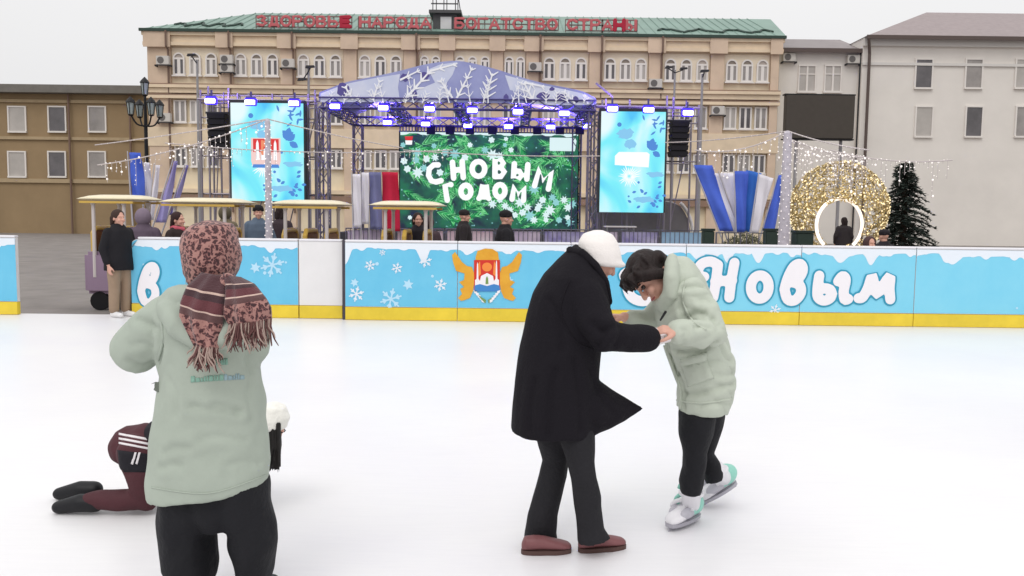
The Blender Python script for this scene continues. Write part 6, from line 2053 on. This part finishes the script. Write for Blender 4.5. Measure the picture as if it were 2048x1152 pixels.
# dark jacket (torso and arms)
mb = MB()
mb.limb([a3(488, 882), a3(400, 882), a3(330, 884)], [.13, .135, .14])
for dy in (-.12, .12):
    mb.limb([a3(475, 890, dy), a3(482, 950, dy * 1.05), a3(484, 1000, dy * 1.05)], [.075, .06, .05])
organic('jacket', mb, M_dtr, W3, .012, 3, fold_disp(.008, (7, 7, 7), .004, (16, 16, 16)))
# maroon seat and thighs
mb = MB()
mb.limb([a3(330, 892), a3(290, 888), a3(258, 893)], [.11, .118, .11])
for dy in (-.1, .1):
    mb.limb([a3(272, 905, dy), a3(287, 960, dy * 1.1), a3(292, 1002, dy * 1.1)], [.1, .085, .055])
    mb.limb([a3(292, 998, dy * 1.1), a3(235, 1000, dy * 1.1), a3(180, 1002, dy * 1.1)], [.055, .06, .05])
tr3 = organic('trousers', mb, M_mtr, W3, .011, 3, fold_disp(.010, (8, 8, 8), .004, (16, 16, 16), 6))
bv3 = surf(tr3)
def on3(p): return p
for k in range(3):
    patch_on(bv3, [(238, 866 + 9 * k), (312, 880 + 9 * k), (312, 884 + 9 * k), (238, 870 + 9 * k)], .003, 'stripe', M_str, tr3, 20, 2, False)
patch_on(bv3, [(235, 900), (314, 910), (312, 945), (240, 944)], .006, 'dark_panel', M_dtr, tr3, 20, 8)
bvp = surf(tr3)
for x in (263, 271):
    patch_on(bv3, [(x + 6, 905), (x + 10, 905), (x + 4, 928), (x, 926)], .011, 'stripe', M_str, tr3, 3, 8, False)
for dy in (-.11, .11):
    h_ = a3(168, 1008, dy); 
    o_ = MB().limb([Vector((h_.x + .06, h_.y, .06)), Vector((h_.x - .02, h_.y, .06)), Vector((h_.x - .14, h_.y, .035))], [.05, .05, .035])
    organic('boot', o_, M_black, W3, .008, 2)
# hat and hanging hair
mb = MB(); mb.sil([(540, 803, 552, 803, 0, .03), (516, 812, 572, 814, 0, .08), (506, 832, 579, 836, 0, .1), (512, 850, 574, 854, 0, .095), (525, 860, 560, 862, 0, .07)], Y3)
o_ = organic('hat', mb, mat('white_fluffy_hat', (236, 234, 226), rough=1, bump=.3, bscale=70, sheen=.5), W3, .008, 5, fold_disp(.005, (14, 14, 14), .003, (40, 40, 40)))
mb = MB(); rg = random.Random(8)
for i in range(44):
    x = rg.uniform(522, 560); dy = rg.uniform(-.085, -.02); l = rg.uniform(72, 98)
    mb.limb([a3(x, 848, dy), a3(x + rg.uniform(-2, 4), 848 + l * .5, dy), a3(x + rg.uniform(-6, 4), 848 + l, dy)], [.009, .009, .003], 6)
organic('hair', mb, mat('black_hair', (28, 26, 24), rough=.6, var=.3, vscale=30), W3, .006, 1)

# ------------------------------------------------------------------ onlookers behind the boards
def by_proto():
    """standing adult 1.64 m facing -y, feet at the origin: shared meshes"""
    hc = Vector((0, 0, 1.52)); Mh = basis((0, -1, 0), (0, 0, 1))
    b = MB(); add_head(b, hc, Mh, .97)
    b.limb([(0, .02, 1.46), (0, .02, 1.34)], [.052, .058])
    b.limb([(0, .02, 1.28), (0, .02, 1.1), (0, .02, .88)], [.11, .1, .12])
    for s in (-1, 1):
        b.limb([(s * .17, .02, 1.3), (s * .24, .03, 1.04), (s * .235, -.05, .82)], [.05, .042, .028])
        b.limb([(s * .09, .02, .85), (s * .1, .01, .48), (s * .1, .03, .08)], [.08, .055, .04])
        b.limb([(s * .1, .03, .05), (s * .11, -.12, .035)], [.04, .032])
        add_hand(b, (s * .235, -.06, .8), (0, -.15, -1), (-s, 0, 0), (0, -1, 0), .35)
    bm_ = remeshed(b, .008, 2); bm_.shade_smooth()
    c = MB(); R_ = []
    for z, rx, ry in ((.72, .235, .18), (.9, .23, .18), (1.05, .21, .165), (1.2, .215, .165), (1.32, .2, .14), (1.38, .12, .1), (1.43, .085, .085)):
        R_.append([Vector((rx * math.cos(a), .02 + ry * math.sin(a), z)) for a in [2 * math.pi * k / 20 for k in range(20)]])
    c.loft(R_)
    for s in (-1, 1): c.limb([(s * .17, .02, 1.3), (s * .25, .03, 1.05), (s * .24, -.04, .86)], [.08, .07, .058])
    cm_ = remeshed(c, .016, 3)
    for v in cm_.vertices: v.co += v.normal * .01 * noise.noise(Vector((v.co.x * 8, v.co.y * 8, v.co.z * 6)))
    cm_.shade_smooth()
    t = MB()
    for s in (-1, 1): t.limb([(s * .09, .02, .84), (s * .1, .01, .48), (s * .1, .03, .12)], [.115, .085, .075])
    tm_ = remeshed(t, .016, 2); tm_.shade_smooth()
    sh = []
    for s in (-1, 1):
        q = MB().limb([(s * .1, .05, .045), (s * .11, -.14, .04)], [.05, .04]).limb([(s * .1, .03, .06), (s * .1, .03, .16)], [.05, .055])
        m_ = remeshed(q, .012, 2); m_.shade_smooth(); sh.append(m_)
    hood = MB(); hood.ball((0, .03, 1.53), .125, .125, .14)
    hm = remeshed(hood, .012, 2)
    for v in hm.vertices:
        if v.co.y < -.045: v.co.y = -.045 - .02 * (v.co.z - 1.5)
    hm.shade_smooth()
    be = MB(); be.ball((0, .01, 1.59), .1, .112, .075); be.limb([(-.09, -.02, 1.56), (0, -.1, 1.565), (.09, -.02, 1.56), (.06, .09, 1.56), (-.06, .09, 1.56), (-.09, -.02, 1.56)], [.018] * 6, 8)
    bem = remeshed(be, .01, 2); bem.shade_smooth()
    ha = MB(); ha.ball((0, .025, 1.56), .096, .1, .095); ha.limb([(-.07, .05, 1.52), (-.06, .08, 1.42)], [.04, .03]); ha.limb([(.07, .05, 1.52), (.06, .08, 1.42)], [.04, .03]); ha.limb([(0, .09, 1.52), (0, .09, 1.42)], [.05, .04])
    ham = remeshed(ha, .01, 2); ham.shade_smooth()
    sc = MB(); sc.limb([(-.08, -.02, 1.39), (0, -.09, 1.37), (.08, -.02, 1.39), (.06, .08, 1.4), (-.06, .08, 1.4), (-.08, -.02, 1.39)], [.04] * 6, 10)
    scm = remeshed(sc, .012, 2); scm.shade_smooth()
    return dict(body=bm_, coat=cm_, trousers=tm_, shoe=sh, hood=hm, beanie=bem, hair=ham, scarf=scm)
BP = by_proto()
def onlooker(px, Y, face, coat, trou, head, headc, label, s=1.0, scarf=None, shoec=(40, 36, 38), z=BASEZ, group='onlookers on the plaza'):
    x = at(px, 460, Y).x
    t = person((x, Y, z), label, group)
    t.rotation_euler = (0, 0, R(face)); t.scale = (s * (1.06 if z < 0 else 1), s * (1.06 if z < 0 else 1), s * (1.08 if z < 0 else 1))
    def add(nm, me, m):
        o = bpy.data.objects.new(nm, me); COL.objects.link(o); o.parent = t
        if not me.materials: me.materials.append(None)
        o.material_slots[0].link = 'OBJECT'; o.material_slots[0].material = m
        return o
    def cm(c, nm): return mat('%s_%d_%d_%d' % (nm, *c), c, rough=.8, var=.1, vscale=5, bump=.2, bscale=50)
    add('body', BP['body'], M_skin); add('coat', BP['coat'], cm(coat, 'coat')); add('trousers', BP['trousers'], cm(trou, 'trousers'))
    for m_ in BP['shoe']: add('shoe', m_, cm(shoec, 'shoe'))
    add({'hood': 'hood', 'beanie': 'hat', 'hair': 'hair'}[head], BP[head], cm(headc, head))
    if scarf: add('scarf', BP['scarf'], cm(scarf, 'scarf'))
    return t
K = (24, 22, 27)
onlooker(238, 13.02, 60, K, (150, 128, 108), 'hair', (60, 44, 38), 'person in black jacket and beige trousers standing in the rink opening at the left', 1.0, None, (224, 222, 222), 0, 'people at the rink edge')
zz2 = BASEZ
onlooker(287, 14.4, 200, (92, 78, 92), (50, 46, 52), 'hood', (120, 106, 120), 'person in a mauve grey hooded coat behind the left end of the boards', 1.02)
onlooker(357, 14.6, 75, (46, 34, 34), (40, 36, 40), 'hair', (52, 34, 34), 'dark haired person with a rose scarf behind the boards left of the headscarfed woman', 1.0, (190, 90, 104))
onlooker(452, 18.5, 170, (108, 98, 78), (60, 56, 52), 'hood', (92, 84, 66), 'person in an olive hood seen through the second train carriage', 1.06)
onlooker(517, 17.8, 20, (90, 104, 122), (40, 40, 46), 'beanie', K, 'person in a slate jacket and black cap left of the silver light post', 1.08)
onlooker(563, 19.0, 160, (58, 46, 52), (40, 40, 46), 'hair', (40, 28, 28), 'dark haired person just right of the silver light post', 1.08)
onlooker(836, 16.6, 15, (40, 36, 44), (34, 32, 38), 'hair', (46, 32, 30), 'person in a dark coat riding beside the third train carriage', 1.02)
onlooker(855, 17.2, 200, (70, 54, 60), (40, 38, 42), 'hood', (66, 52, 56), 'hooded person at the right end of the third train carriage', .98)
onlooker(929, 19.0, 95, (38, 32, 34), (34, 32, 38), 'beanie', (34, 28, 30), 'thin person in a dark coat in front of the lower left of the green screen', 1.06)
onlooker(1012, 15.6, 100, K, K, 'beanie', (22, 20, 24), 'person all in black with a black cap in front of the green screen', 1.05)
onlooker(1687, 29.5, 180, (44, 38, 40), (26, 24, 28), 'hair', (36, 26, 26), 'dark clothed person seen through the glowing doorway of the golden ball', 1.03)
onlooker(1742, 14.6, 10, (96, 66, 66), (50, 44, 48), 'hood', (74, 54, 54), 'child sized person in a brown hooded coat behind the boards below the golden ball', .84)
onlooker(1768, 16.0, 200, (32, 26, 32), (30, 28, 34), 'beanie', (30, 24, 30), 'person in a black jacket at the right edge beside the golden ball', .9)
